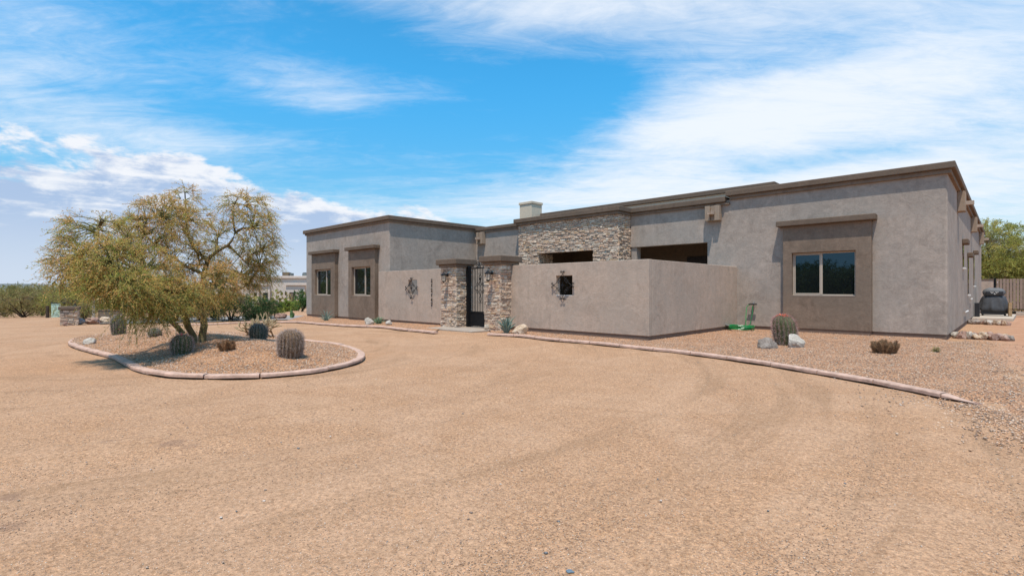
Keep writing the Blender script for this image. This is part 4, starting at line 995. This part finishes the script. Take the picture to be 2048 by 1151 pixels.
# the palo verde in the island
base = G(405, 683); fb = fwd_of(base)
palo = thing('palo_verde_tree', 'wide spreading palo verde with golden brown seed pods in the kerbed island', 'tree', base)
def L3(px, py, f): return P(px, py, f) - base
def lob(px, py, f, rpx, rz, ncl, tint, flat_=1.): r_ = rpx / F * f; return (L3(px, py, f), (r_, r_, rz / F * f), ncl, tint)
limbs = [([(0, 0, -.05), L3(408, 650, fb), L3(410, 625, fb), L3(405, 590, fb), L3(408, 555, fb - .1), L3(416, 520, fb - .2)], (.085, .045)),
         ([L3(416, 522, fb - .2), L3(432, 503, fb - .3), L3(456, 490, fb - .3), L3(470, 466, fb - .3), L3(464, 425, fb - .3), L3(476, 395, fb - .3)], (.042, .012)),
         ([L3(456, 490, fb - .3), L3(480, 512, fb - .2), L3(505, 540, fb - .1)], (.03, .01)),
         ([L3(414, 522, fb - .2), L3(392, 500, fb), L3(375, 470, fb + .2), L3(372, 420, fb + .3), L3(370, 385, fb + .3)], (.04, .012)),
         ([L3(410, 550, fb - .1), L3(370, 530, fb - .4), L3(330, 505, fb - .6), L3(290, 470, fb - .7), L3(275, 440, fb - .7)], (.04, .012)),
         ([L3(388, 684, fb - .3) , L3(378, 650, fb - .5), L3(368, 625, fb - .8), L3(340, 595, fb - 1.1), L3(300, 560, fb - 1.6), L3(250, 525, fb - 2.1), L3(215, 490, fb - 2.1)], (.075, .016)),
         ([L3(366, 668, fb + .3), L3(340, 640, fb + .2), L3(300, 605, fb - .1), L3(240, 575, fb - 1.2), L3(190, 550, fb - 1.9)], (.06, .014)),
         ([L3(409, 632, fb), L3(425, 612, fb + .3), L3(455, 592, fb + .5), L3(495, 570, fb + .6)], (.045, .014)),
         ([L3(300, 560, fb - 1.6), L3(268, 500, fb - 1.8), L3(238, 452, fb - 1.9), L3(205, 440, fb - 1.9)], (.03, .01))]
lobes = [lob(368, 396, fb + .3, 24, 30, 20, .66), lob(376, 442, fb + .2, 48, 34, 44, .66), lob(325, 435, fb - .5, 52, 40, 54, .68), lob(290, 468, fb - .8, 52, 44, 56, .62),
         lob(490, 410, fb - .3, 42, 28, 32, .60), lob(505, 455, fb - .3, 42, 40, 38, .58), lob(436, 474, fb - .1, 34, 28, 22, .58), lob(520, 500, fb, 32, 38, 30, .52),
         lob(196, 466, fb - 1.9, 58, 36, 50, .54), lob(164, 512, fb - 2.0, 46, 44, 54, .56), lob(222, 525, fb - 2.3, 56, 48, 76, .56), lob(132, 540, fb - 1.9, 28, 34, 22, .5),
         lob(290, 535, fb - 1.5, 54, 46, 66, .56), lob(350, 510, fb - .4, 50, 44, 44, .55), lob(250, 572, fb - 2.4, 58, 36, 70, .46), lob(312, 592, fb - 1.6, 54, 40, 68, .50),
         lob(370, 590, fb - 1.2, 50, 34, 54, .54), lob(425, 566, fb - .6, 46, 36, 54, .64), lob(478, 548, fb + .2, 50, 36, 56, .58), lob(520, 532, fb + .5, 32, 36, 32, .48),
         lob(198, 552, fb - 2.2, 40, 28, 34, .44), lob(335, 622, fb - 1.5, 38, 20, 20, .26), lob(440, 598, fb + .2, 30, 18, 14, .40), lob(400, 530, fb + .2, 44, 36, 26, .48),
         lob(296, 636, fb - 1.2, 26, 16, 8, .2), lob(262, 618, fb - 2.0, 34, 20, 14, .25)]
NL = make_tree(palo, lobes, limbs, 21, M['palo'], M['twig'], M['bark'], dens=1.25, leaf=(.036, .010), strand=(.31, 6, 15), droop=.5)
print('palo leaves', NL)

def desert_tree(px, py, wpx, toppx, label, seed, leafmat='mesq', cat='tree', tint=.5, name='mesquite_tree', ncl=26, group=None, fwd=None, nl=7, trunk='bark_dark', low=.14, leafs=1., strandl=.5, dens=1.):
    b_ = G(px, py) if fwd is None else None
    if b_ is None:
        b_ = P(px, py, fwd); b_.z = float(base_z(np.array([b_.x]), np.array([b_.y]))[0])
    f = fwd_of(b_); Wd = wpx / F * f; Ht = (HOR - toppx) / F * f + H - b_.z; g = random.Random(seed)
    t = thing(name, label, cat, b_, g.uniform(0, 6), group); lb_, lm = [], []
    for i in range(nl):
        a = i / nl * 6.28 + g.uniform(-.3, .3); q = g.uniform(.25, .36) * Wd
        zc = Ht * g.uniform(low + .12, .78); c = Vector((math.cos(a) * q, math.sin(a) * q, zc)); r_ = Wd * g.uniform(.2, .27)
        lb_.append((c, (r_, r_, min(Ht * .26, r_ * .95)), ncl, tint + g.uniform(-.12, .12)))
        lm.append(([(g.uniform(-.1, .1), g.uniform(-.1, .1), 0), (c.x * .3, c.y * .3, zc * .35), (c.x * .7, c.y * .7, zc * .8), tuple(c)], (.03 * Ht ** .8 , .012)))
    lb_.append((Vector((0, 0, Ht * .76)), (Wd * .25, Wd * .25, Ht * .22), ncl, tint))
    s = max(1., f / 26) * leafs
    make_tree(t, lb_, lm, seed, M[leafmat], M['twig_dry'], M[trunk], dens=dens, leaf=(.062 * s, .024 * s), strand=(strandl, 6, 8), droop=.45, limb_r=(.04, .02)); return t
BG = 'desert trees along the left edge of the property'
desert_tree(48, 633, 140, 575, 'spreading mesquite with a dark forked trunk at the left edge', 1, tint=.45, ncl=34)
desert_tree(-45, 632, 110, 585, 'olive mesquite cut by the left edge of the view', 2, tint=.4)
desert_tree(112, 628, 60, 588, 'small mesquite behind the pale green utility box', 3, tint=.5)
desert_tree(10, 600, 110, 572, 'grey green mesquite standing farther back at far left', 4, tint=.3, fwd=44, ncl=26)
desert_tree(85, 600, 110, 570, 'farther mesquite rising over the left tree line', 5, tint=.35, fwd=42, ncl=26)
desert_tree(165, 628, 120, 560, 'yellowish mesquite behind the mailbox column', 6, 'yellowgreen', tint=.45, fwd=32)
desert_tree(240, 628, 110, 556, 'green mesquite behind the low stucco wall', 7, 'yellowgreen', tint=.35, fwd=31)
desert_tree(330, 624, 130, 560, 'mesquite seen through the lower branches of the palo verde', 8, 'yellowgreen', tint=.3, fwd=34)
desert_tree(420, 612, 110, 566, 'distant mesquite between the palo verde and the neighbouring house', 9, tint=.4, fwd=52, leafs=.8)
desert_tree(168, 640, 22, 603, 'slim grey green shrub between the mailbox column and the low wall', 10, 'mesq', 'shrub', .5, 'shrub', 8, nl=5)
for px, py, wpx, tp, lab, sd, tn in ((400, 641, 80, 588, 'dark green bush at the left of the hedge by the far drive', 21, .35), (462, 640, 84, 590, 'tallest dark green bush in the hedge by the far drive', 22, .3), (520, 637, 66, 598, 'dark green bush at the right end of the hedge by the far drive', 23, .4), (350, 642, 60, 600, 'dark green bush half hidden behind the palo verde trunk', 24, .3)):
    desert_tree(px, py, wpx, tp, lab, sd, 'green', 'bush', tn, 'bush', 30, 'hedge of dark green bushes', low=.08, strandl=.3, leafs=.95)
desert_tree(572, 622, 26, 600, 'lime green shrub before the neighbouring house door', 31, 'lime', 'shrub', .5, 'shrub', 10, low=.1, strandl=.25)
desert_tree(592, 620, 20, 603, 'yellow green shrub at the wing corner beside the far house', 32, 'lime', 'shrub', .6, 'shrub', 9, low=.1, strandl=.25)
desert_tree(552, 626, 26, 614, 'low yellow flowered shrub beside the end of the hedge', 33, 'lime', 'shrub', .75, 'shrub', 9, low=.1, strandl=.2)
desert_tree(606, 622, 34, 578, 'young tree with thin leaves against the left corner of the wing', 34, 'green', 'tree', .7, 'young_tree', 8, low=.2, strandl=.3)
# right rear trees
desert_tree(1990, 560, 190, 438, 'tall yellow green palo verde behind the yard wall', 41, 'yellowgreen', tint=.5, name='palo_verde_tree', fwd=55, ncl=110, nl=12, leafs=1.05, low=.1, strandl=.8)
desert_tree(2080, 560, 170, 432, 'palo verde at the right edge behind the slatted gate', 42, 'yellowgreen', tint=.42, name='palo_verde_tree', fwd=53, ncl=100, nl=11, leafs=1.05, low=.1, strandl=.8)
desert_tree(2010, 590, 130, 500, 'lower olive palo verde just over the slatted gate', 43, 'yellowgreen', tint=.38, name='palo_verde_tree', fwd=58, ncl=90, nl=9, leafs=1.05, low=.1, strandl=.7)
# across the drive, seen only in the window reflection
for i, (x, y, w_, h_) in enumerate(((-13, -15, 7, 4.2), (-8, -13, 6, 3.6), (-3, -15, 6.5, 4.6), (2, -14, 6, 3.9), (-19, -17, 7, 4.4), (-25, -14, 7, 4.0), (-32, -16, 8, 4.4), (-38, -10, 8, 4.4), (-10.5, -12, 6.5, 4.0), (-48, -9, 8, 4.9), (-56, -11, 9, 5.4), (-64, -10, 10, 5.8), (-72, -14, 10, 6.2))):  # farthest left trees are added to darken reflections in the wing windows
    t = thing('mesquite_tree', 'mesquite across the drive, seen mirrored in the front windows', 'tree', (x, y, 0), i, 'mesquites across the drive'); g = random.Random(50 + i); lb_, lm = [], []
    for k2 in range(7):
        a = k2 / 7 * 6.28; c = Vector((math.cos(a) * w_ * .3, math.sin(a) * w_ * .3, h_ * g.uniform(.4, .72))); lb_.append((c, (w_ * .26, w_ * .26, h_ * .27), 60, .35)); lm.append(([(0, 0, 0), tuple(c * .5), tuple(c)], (.1, .02)))
    make_tree(t, lb_, lm, 60 + i, M['mesq'], M['twig_dry'], M['bark_dark'], leaf=(.13, .05), strand=(.5, 5, 6), droop=.4)
# brush far off that closes the skyline
g = np.random.default_rng(12); V_, F_, T_ = [], [], []; o_ = 0
n_b = 1100; ab = np.radians(g.uniform(-180, 180, n_b)); db = g.uniform(75, 190, n_b)
for a, d_ in zip(ab, db):
    cx_, cy_ = d_ * (math.sin(a) * CA - math.cos(a) * SA), d_ * (math.sin(a) * SA + math.cos(a) * CA)
    if -30 < cx_ < 8 and 0 < cy_ < 60: continue
    w_ = g.uniform(2, 4.5); h_ = g.uniform(1.6, 4.2); k_ = 130
    u = g.normal(0, 1, (k_, 3)); u /= np.linalg.norm(u, axis=1, keepdims=True); u *= g.uniform(.5, 1.05, (k_, 1)); u[:, 2] = abs(u[:, 2])
    pp = u * (w_, w_, h_) + (cx_, cy_, float(base_z(np.array([cx_]), np.array([cy_]))[0])); dv = g.normal(0, 1, (k_, 3)); dv /= np.linalg.norm(dv, axis=1, keepdims=True)
    v_, f_ = leaf_quads(pp, dv, g.uniform(.5, 1.1, k_), g.uniform(.25, .5, k_), g); V_.append(v_); F_.append(f_ + o_); o_ += len(v_); T_.append(np.clip(g.normal(.35, .2, k_), 0, 1))
tag(link('desert_brush', np_mesh('desert_brush', np.concatenate(V_), np.concatenate(F_), M['mesq'], tint=np.concatenate(T_)), None), kind='stuff')
# distant low hills
hv, hf = [], []; na_ = 160
for i in range(na_ + 1):
    a = R(-75 + 150 * i / na_); hgt_ = 9 + 7 * mnoise.noise(Vector((i * .07, 0, 0))) + 4 * mnoise.noise(Vector((i * .25, 3, 0)))
    for d_, z in ((900, -2), (960, max(3, hgt_)), (1100, -2)): hv.append((d_ * (math.sin(a) * CA - math.cos(a) * SA), d_ * (math.sin(a) * SA + math.cos(a) * CA), z))
for i in range(na_):
    for j in range(2): hf.append((i * 3 + j, i * 3 + j + 1, i * 3 + j + 4, i * 3 + j + 3))
m = MB(); m.add(hv, hf); tag(m.obj('hills', plain('far_hills', (.16, .17, .16), .95, 0, .1, .2, .02), None, smooth=True), kind='structure')

# ------------------------------------------------------------------ cacti
def barrel(px, py, wpx, hpx, label, seed, skin='cactus', spine='spine', ribs=18, lean=0, crown=None, splen=.05, nsp=8, group=None, dens=1., top_tint=.0, squat=.34):
    b_ = G(px, py); f = fwd_of(b_); Rr = wpx / F * f / 2 * .93; Hh = hpx / F * f * .97
    t = thing('barrel_cactus', label, 'cactus', b_, seed, group); g = np.random.default_rng(seed)
    n_z, n_a = 26, ribs * 6
    def rad(u): return Rr * (1 - .0 * u) * (max(0, 1 - max(0, (u - (1 - squat))) ** 2 / squat ** 2) ** .5) * (.80 + .2 * min(1, u / .35)) if u < 1 else 0
    vs, fs = [], []
    for i in range(n_z + 1):
        u = i / n_z; r_ = rad(min(u, .995)); z = -.03 + (Hh + .03) * (u if u < 1 else 1); z -= .035 * Hh * (u > .93) * (u - .93) / .07
        for j in range(n_a):
            a = 2 * math.pi * j / n_a + .12 * math.sin(u * 2.2); w_ = abs(math.cos(a * ribs / 2)) ; rr2 = r_ * (.86 + .14 * w_)
            vs.append((rr2 * math.cos(a) + lean * Hh * u * u, rr2 * math.sin(a), z))
    for i in range(n_z):
        for j in range(n_a): fs.append((i * n_a + j, i * n_a + (j + 1) % n_a, (i + 1) * n_a + (j + 1) % n_a, (i + 1) * n_a + j))
    fs.append(tuple(range(n_z * n_a, (n_z + 1) * n_a)))
    m = MB(); m.add(vs, fs); m.obj('body', M[skin], t, smooth=True)
    A, Dd, T = [], [], []; na_ = int(Hh / .032 * dens)
    for r_i in range(ribs):
        for q in range(na_):
            u = (q + .5) / na_; a = 2 * math.pi * r_i / ribs + .12 * math.sin(u * 2.2); r_ = rad(u) * 1.0; z = -.03 + (Hh + .03) * u
            nrm = np.array([math.cos(a), math.sin(a), .25 + 1.4 * max(0, u - .6)]); nrm /= np.linalg.norm(nrm)
            for k2 in range(nsp):
                d_ = nrm * g.uniform(.25, 1) + g.normal(0, .55, 3); d_ /= np.linalg.norm(d_)
                A.append((r_ * math.cos(a) + lean * Hh * u * u, r_ * math.sin(a), z)); Dd.append(d_); T.append(np.clip(g.normal(.5 - top_tint * u, .2), 0, 1))
    A, Dd = np.array(A), np.array(Dd); Ls = splen * g.uniform(.5, 1.2, len(A))
    V, F_ = np_tubes(A, A + Dd * Ls[:, None], np.full(len(A), .0012 * (1 + f / 14)), np.full(len(A), .0004))
    tag(link('spines', np_mesh('spines', V, F_, M[spine], tint=np.repeat(0, 0) if False else np.concatenate([T] * 3)), t), kind='stuff')
    if crown:
        mt, cnt, sz = crown; V = []
        for k2 in range(cnt):
            a = 2 * math.pi * k2 / cnt + g.uniform(-.2, .2); q = Rr * g.uniform(.22, .5); m = MB()
            m.lathe([(.3 * sz, -.2 * sz), (.42 * sz, .3 * sz), (.5 * sz, .9 * sz), (.2 * sz, 1.15 * sz)], 6)
            m.obj('fruit' if mt == 'flower' else 'blossom', M[mt], t, loc=(q * math.cos(a) + lean * Hh, q * math.sin(a), Hh * (.985 - .16 * (q / Rr) ** 2 * 2)), rot=(g.uniform(-.3, .3), g.uniform(-.3, .3), 0))
    return t
barrel(1571, 691, 46, 64, 'tall barrel cactus crowned with red fruit between two boulders', 3, 'cactus', 'spine_red', 17, .10, ('flower', 16, .04), .07, 10, top_tint=.35)
barrel(581, 711, 50, 55, 'largest shaggy barrel cactus at the right end of the island', 4, 'cactus_brown', 'spine', 20, .0, None, .06, 13, dens=1.2)
barrel(517, 678, 36, 32, 'round grey spined barrel cactus in front of the branching cholla', 5, 'cactus_grey', 'spine', 18, 0, None, .055, 10, squat=.5)
barrel(364, 707, 42, 41, 'pinkish barrel cactus with a pink bloom just left of the palo verde trunks', 6, 'cactus', 'spine_red', 18, .04, ('pinkflower', 3, .03), .055, 9, squat=.48)
barrel(237, 668, 27, 40, 'tall dark barrel cactus on the far kerb of the island, left of the tree', 7, 'cactus_grey', 'spine', 16, -.02, None, .05, 8)
barrel(310, 672, 25, 17, 'small squat barrel cactus in the shade under the palo verde', 8, 'cactus_grey', 'spine', 16, 0, None, .05, 9, squat=.6)
def clump(px, py, wpx, hpx, label, seed, n_=9):
    b_ = G(px, py); f = fwd_of(b_); Wd = wpx / F * f; Hh = hpx / F * f; t = thing('hedgehog_cactus', label, 'cactus', b_, seed, 'dry hedgehog cacti'); g = random.Random(seed); gn = np.random.default_rng(seed)
    for i in range(n_):
        a = i * 2.4; q = Wd * .36 * math.sqrt(i / n_); h_ = Hh * g.uniform(.9, 1.25) * (1 - .8 * q / Wd); r_ = Wd * .098; tx, ty = math.cos(a) * .8 * q / Wd * 2, math.sin(a) * .8 * q / Wd * 2
        x0, y0 = q * math.cos(a), q * math.sin(a); pts = [(x0 + tx * h_ * u, y0 + ty * h_ * u, -.02 + h_ * u) for u in (0, .3, .6, .85, .97, 1.0)]
        stem_ = MB().tube(pts, [r_ * .9, r_ * 1.05, r_, r_ * .8, r_ * .45, r_ * .1], 12).obj('stem', M['cactus_brown'], t, smooth=True)
        k_ = 420; uu = gn.uniform(.05, 1, k_); aa_ = gn.uniform(0, 6.28, k_); A = np.stack([x0 + tx * h_ * uu + r_ * np.cos(aa_) * (1 - uu ** 5), y0 + ty * h_ * uu + r_ * np.sin(aa_) * (1 - uu ** 5), -.02 + h_ * uu], 1)
        Dd = np.stack([np.cos(aa_), np.sin(aa_), np.full(k_, .5)], 1) + gn.normal(0, .5, (k_, 3)); Dd /= np.linalg.norm(Dd, axis=1, keepdims=True)
        V, F_ = np_tubes(A, A + Dd * gn.uniform(.02, .05, (k_, 1)), np.full(k_, .003), np.full(k_, .0006)); tag(link('spines', np_mesh('spines', V, F_, M['spine_brown'], tint=np.tile(gn.uniform(0, 1, k_), 3)), stem_), kind='stuff')
clump(1771, 708, 40, 31, 'brown clumping hedgehog cactus in the gravel below the right hand window', 4, 14)
clump(455, 700, 29, 20, 'small brown hedgehog cactus in the middle of the island', 5, 8)
# branching cholla
b_ = G(520, 673); ch = thing('cholla_cactus', 'low branching brown cholla spreading behind the grey barrel cactus', 'cactus', b_); g = random.Random(8); fch = fwd_of(b_)
def arm(p, d_, L, r_, depth, m):
    e = p + d_ * L; m.tube([p, p + d_ * L * .5 + Vector((g.uniform(-1, 1), g.uniform(-1, 1), g.uniform(-1, 1))) * .012, e], [r_, r_ * 1.1, r_ * .85], 7)
    if depth:
        for _ in range(g.choice([2, 2, 3])):
            nd = (d_ + Vector((g.uniform(-.9, .9), g.uniform(-.9, .9), g.uniform(-.15, .6)))).normalized(); arm(e - d_ * .01, nd, L * g.uniform(.7, 1.0), r_ * .86, depth - 1, m)
for i in range(11):
    a = i * 2 * math.pi / 11 + g.uniform(-.2, .2); q = g.uniform(0, .35); m = MB(); o3 = Vector((CA, SA, 0)) * (i / 10 - .5) * .75
    arm(o3 + Vector((0, 0, 0)), Vector((math.cos(a) * .9, math.sin(a) * .9, g.uniform(.35, .8))).normalized(), g.uniform(.19, .26), .021, 3, m); m.obj('branch', M['cholla'], ch)
b_ = G(583, 635); tp_ = thing('twin_stem_cactus', 'small green cactus with two upright arms beside the far drive', 'cactus', b_)
MB().tube([(0, 0, -.03), (0, 0, .2), (.01, 0, .36), (.01, 0, .4)], [.07, .085, .06, .02], 10).obj('stem', M['prickly'], tp_, smooth=True)
MB().tube([(.03, .0, .02), (.17, .02, .08), (.2, .03, .2), (.21, .03, .27)], [.04, .055, .05, .015], 10).obj('stem', M['prickly'], tp_, smooth=True)

# agaves: every leaf a tapering, channelled blade
def agave(px, py, wpx, hpx, label, seed, nl, mat, wleaf, upright, name='agave'):
    b_ = G(px, py); f = fwd_of(b_); Wd = wpx / F * f; Hh = hpx / F * f; t = thing(name, label, 'agave', b_, 0); g = random.Random(seed)
    for i in range(nl):
        a = i * 2.399; q = i / (nl - 1); el_ = R(86 - (86 - upright) * q ** .8 + g.uniform(-5, 5)); L = math.hypot(Wd / 2, Hh) * g.uniform(.8, 1.02) * (.9 if q < .2 else 1)
        L = min(L, Hh / max(.25, math.sin(el_)), Wd * .56 / max(.12, math.cos(el_)))
        dr_ = Vector((math.cos(a), math.sin(a), 0)); sd = Vector((-math.sin(a), math.cos(a), 0)); m = MB(); vs = []; kk = 9
        for s in range(kk):
            u = s / (kk - 1); ee = el_ - .30 * u * (1 - .5 * math.sin(el_)) + .12 * math.sin(u * 3); wv = wleaf * (.55 + 1.1 * u) * (1 - u) ** .55 if u < 1 else 0
            wv = wleaf * (.5 + .5 * math.sin(min(1, u * 1.7) * 1.57)) * (1 - u ** 2.2) + .001
            c = dr_ * (L * u * math.cos(ee) + .02) + Vector((0, 0, 1)) * (L * u * math.sin(ee)); nn_ = (Vector((0, 0, 1)) * math.cos(ee) - dr_ * math.sin(ee))
            th = .012 * (1 - u) + .002
            for sx_, up in ((-1, .32), (-.5, .08), (0, 0), (.5, .08), (1, .32)): vs.append(c + sd * sx_ * wv / 2 + nn_ * up * wv)
            for sx_, up in ((.5, -.02), (0, -.12), (-.5, -.02)): vs.append(c + sd * sx_ * wv / 2 + nn_ * (up * wv - th))
        n8 = 8; fs = [(s * n8 + j, s * n8 + (j + 1) % n8, (s + 1) * n8 + (j + 1) % n8, (s + 1) * n8 + j) for s in range(kk - 1) for j in range(n8)]
        m.add(vs, fs); m.obj('leaf', M[mat], t, smooth=True)
    return t
agave(1013, 667, 30, 40, 'big blue agave in front of the right gate pillar', 1, 26, 'agave', .085, 48)
agave(653, 641, 28, 25, 'spiky pale agave below the left wing window', 2, 24, 'agave', .035, 22)
agave(757, 648, 24, 16, 'low green agave between two pale stones at the wall end', 3, 26, 'agave_g', .05, 25)
desert_tree(1873, 706, 12, 694, 'thin green sprig right of the hedgehog cactus', 91, 'yellowgreen', 'plant', .2, 'sprig', 2, nl=3, low=.2, strandl=.06, leafs=.3)

# ------------------------------------------------------------------ left side furniture
mp = G(138, 649); mc = thing('mailbox_column', 'short stone clad column with stucco cap at the left drive edge', 'column', mp, YAW + R(36))
MB().box(-.25, .25, .04, .5, -.1, .62).obj('core', M['mortar'], mc)
MB().box(-.34, .34, -.08, .6, .62, .76).obj('cap', M['stucco_cap'], mc, .02)
veneer(mc, [((-.28, 0.02), (1, 0), (0, -1), .56, -.03, .61, []), ((.26, .0), (0, 1), (1, 0), .5, -.03, .61, [])], 300, .05, .11, 31)
fi = thing('iron_finial', 'small black iron cross standing on the stone mailbox column', 'ornament', mp + Vector((0, 0, .76)) + Vector((-SA, CA, 0)) * .3, YAW + R(36))
MB().lathe([(.001, 0), (.08, 0), (.05, .04), (.02, .08), (.03, .11), (.012, .14)], 10).obj('foot', M['iron'], fi)
MB().tube([(0, 0, .13), (0, 0, .34)], .014, 6).obj('stem', M['iron'], fi); MB().tube([(-.11, 0, .22), (.11, 0, .22)], .013, 6).obj('crossbar', M['iron'], fi)
for s in (-1, 1): MB().tube([(s * u, y, v) for u, y, v in spiral(.05, .17, .04, 1.2, 1.0, k=10)], .008, 5).obj('scroll', M['iron'], fi)
up_ = G(112, 633); ub = thing('utility_box', 'pale green panel box with a black lid beside the mailbox column', 'utility box', up_, YAW + R(38))
MB().box(-.21, .21, 0, .3, -.05, .80).obj('body', M['boxgreen'], ub, .01); MB().box(-.24, .42, -.03, .34, .80, .85).obj('lid', M['blackplastic'], ub, .01)
MB().box(.23, .27, .02, .06, .85, 1.0).obj('bracket', M['iron'], ub)
lw = G(218, 640); low = thing('low_wall', 'low brown stucco wall stub left of the dark barrel cactus', 'wall', lw, YAW + R(34))
MB().box(-.42, .5, 0, .45, -.1, .46).obj('wall', M['stucco_dark'], low, .02); MB().box(-.44, .52, -.02, .47, .462, .50).obj('coping', M['stucco_cap'], low, .01)
for px, py, tp2, lab in ((187, 637, 596, 'slender pale trunk post behind the cream boulder'), (236, 630, 588, 'slender pale trunk post behind the low stucco wall')):
    p = G(px, py); f = fwd_of(p); h_ = (py - tp2) / F * f
    tag(MB().tube([(0, 0, -.1), (.02, 0, h_ * .5), (0, 0, h_)], [.07, .06, .055], 9).obj('pale_post', M['pole'], None, loc=p, smooth=True), lab, 'post')
for px, py, tp2, w_, lab in ((95, 634, 611, .09, 'dark weathered post between the left mesquite and the green box'), (9, 632, 624, .06, 'short grey stump post at the far left edge of the drive')):
    p = G(px, py); f = fwd_of(p); h_ = (py - tp2) / F * f
    tag(MB().tube([(0, 0, -.1), (.01, 0, h_ * .6), (0, .01, h_)], [w_, w_ * .9, w_ * .8], 8).obj('timber_post', M['bark_dark'], None, loc=p), lab, 'post')

# ------------------------------------------------------------------ neighbour's house
fN = 78.; nb = P(520, 600, fN); nb.z = float(base_z(np.array([nb.x]), np.array([nb.y]))[0])
nh = thing('neighbour_house', 'pale flat roofed house in the distance left of the wing', 'house', nb, YAW)
s_ = F / fN
def NX(px): return (px - 520) / s_
def NZ(py): return (HOR - py) / s_ + H - nb.z
zt_ = NZ(556); M['pale'] = stucco('pale_stucco', (.60, .50, .42), .05)
MB().box(NX(430), NX(660), 0, 12, -.3, zt_).obj('wall', M['pale'], nh)
MB().box(NX(428), NX(662), -.25, 12.2, zt_ - .02, zt_ + .35).obj('parapet_cap', M['pale'], nh, .04)
for x0, x1 in ((508, 519), (526, 541)):
    MB().box(NX(x0 - 1), NX(x1 + 1), -.4, -.001, -.2, NZ(570)).obj('surround', M['pale'], nh)
    MB().box(NX(x0 - 2), NX(x1 + 2), -.62, -.401, NZ(570), NZ(567)).obj('lintel', M['pale'], nh)
    w_ = MB().box(NX(x0 + 2), NX(x1 - 2), -.45, -.402, NZ(600), NZ(584)).obj('window_frame', M['frame'], nh)
    MB().box(NX(x0 + 2.6), NX(x1 - 2.6), -.47, -.451, NZ(599), NZ(585)).obj('pane', M['glass'], w_)
MB().box(NX(575), NX(612), -.5, -.001, -.2, NZ(570)).obj('surround', M['pale'], nh)
MB().box(NX(573), NX(640), -.75, -.501, NZ(570), NZ(565)).obj('lintel', M['pale'], nh)
dr2 = MB().box(NX(582), NX(591), -.56, -.501, -.1, NZ(584)).obj('door', M['bark_dark'], nh)
MB().box(NX(584.5), NX(589.5), -.58, -.561, .2, NZ(586)).obj('door_panel', M['stucco_dark'], dr2)
for x0 in (575.5, 593): MB().lathe([(.05, -.3), (.13, -.2), (.13, .15), (.02, .35)], 8).obj('wall_lamp', M['iron'], nh, loc=(NX(x0), -.72, NZ(586)))
for x0, x1, lab in ((536, 551, 'tan and grey air conditioner on the neighbouring roof, left one'), (575, 583, 'grey green air conditioner on the neighbouring roof, right one')):
    a_ = thing('air_conditioner', lab, 'air conditioner', nb + Matrix.Rotation(YAW, 3, 'Z') @ Vector((NX((x0 + x1) / 2), 6, zt_ + .02)), YAW); w_ = (x1 - x0) / 2 / s_ * 1.06
    MB().box(-w_, w_, -.5, .5, 0, .95).obj('casing', M['acgrey'], a_, .02); MB().lathe([(.001, 0), (.35, 0), (.35, .08), (.001, .1)], 12).obj('fan_guard', M['iron'], a_, loc=(0, 0, .951))
MB().box(NX(535), NX(548), 5.0, 5.4, zt_ - .1, zt_ + 1.1).obj('roof_screen', M['stucco_cap'], nh)
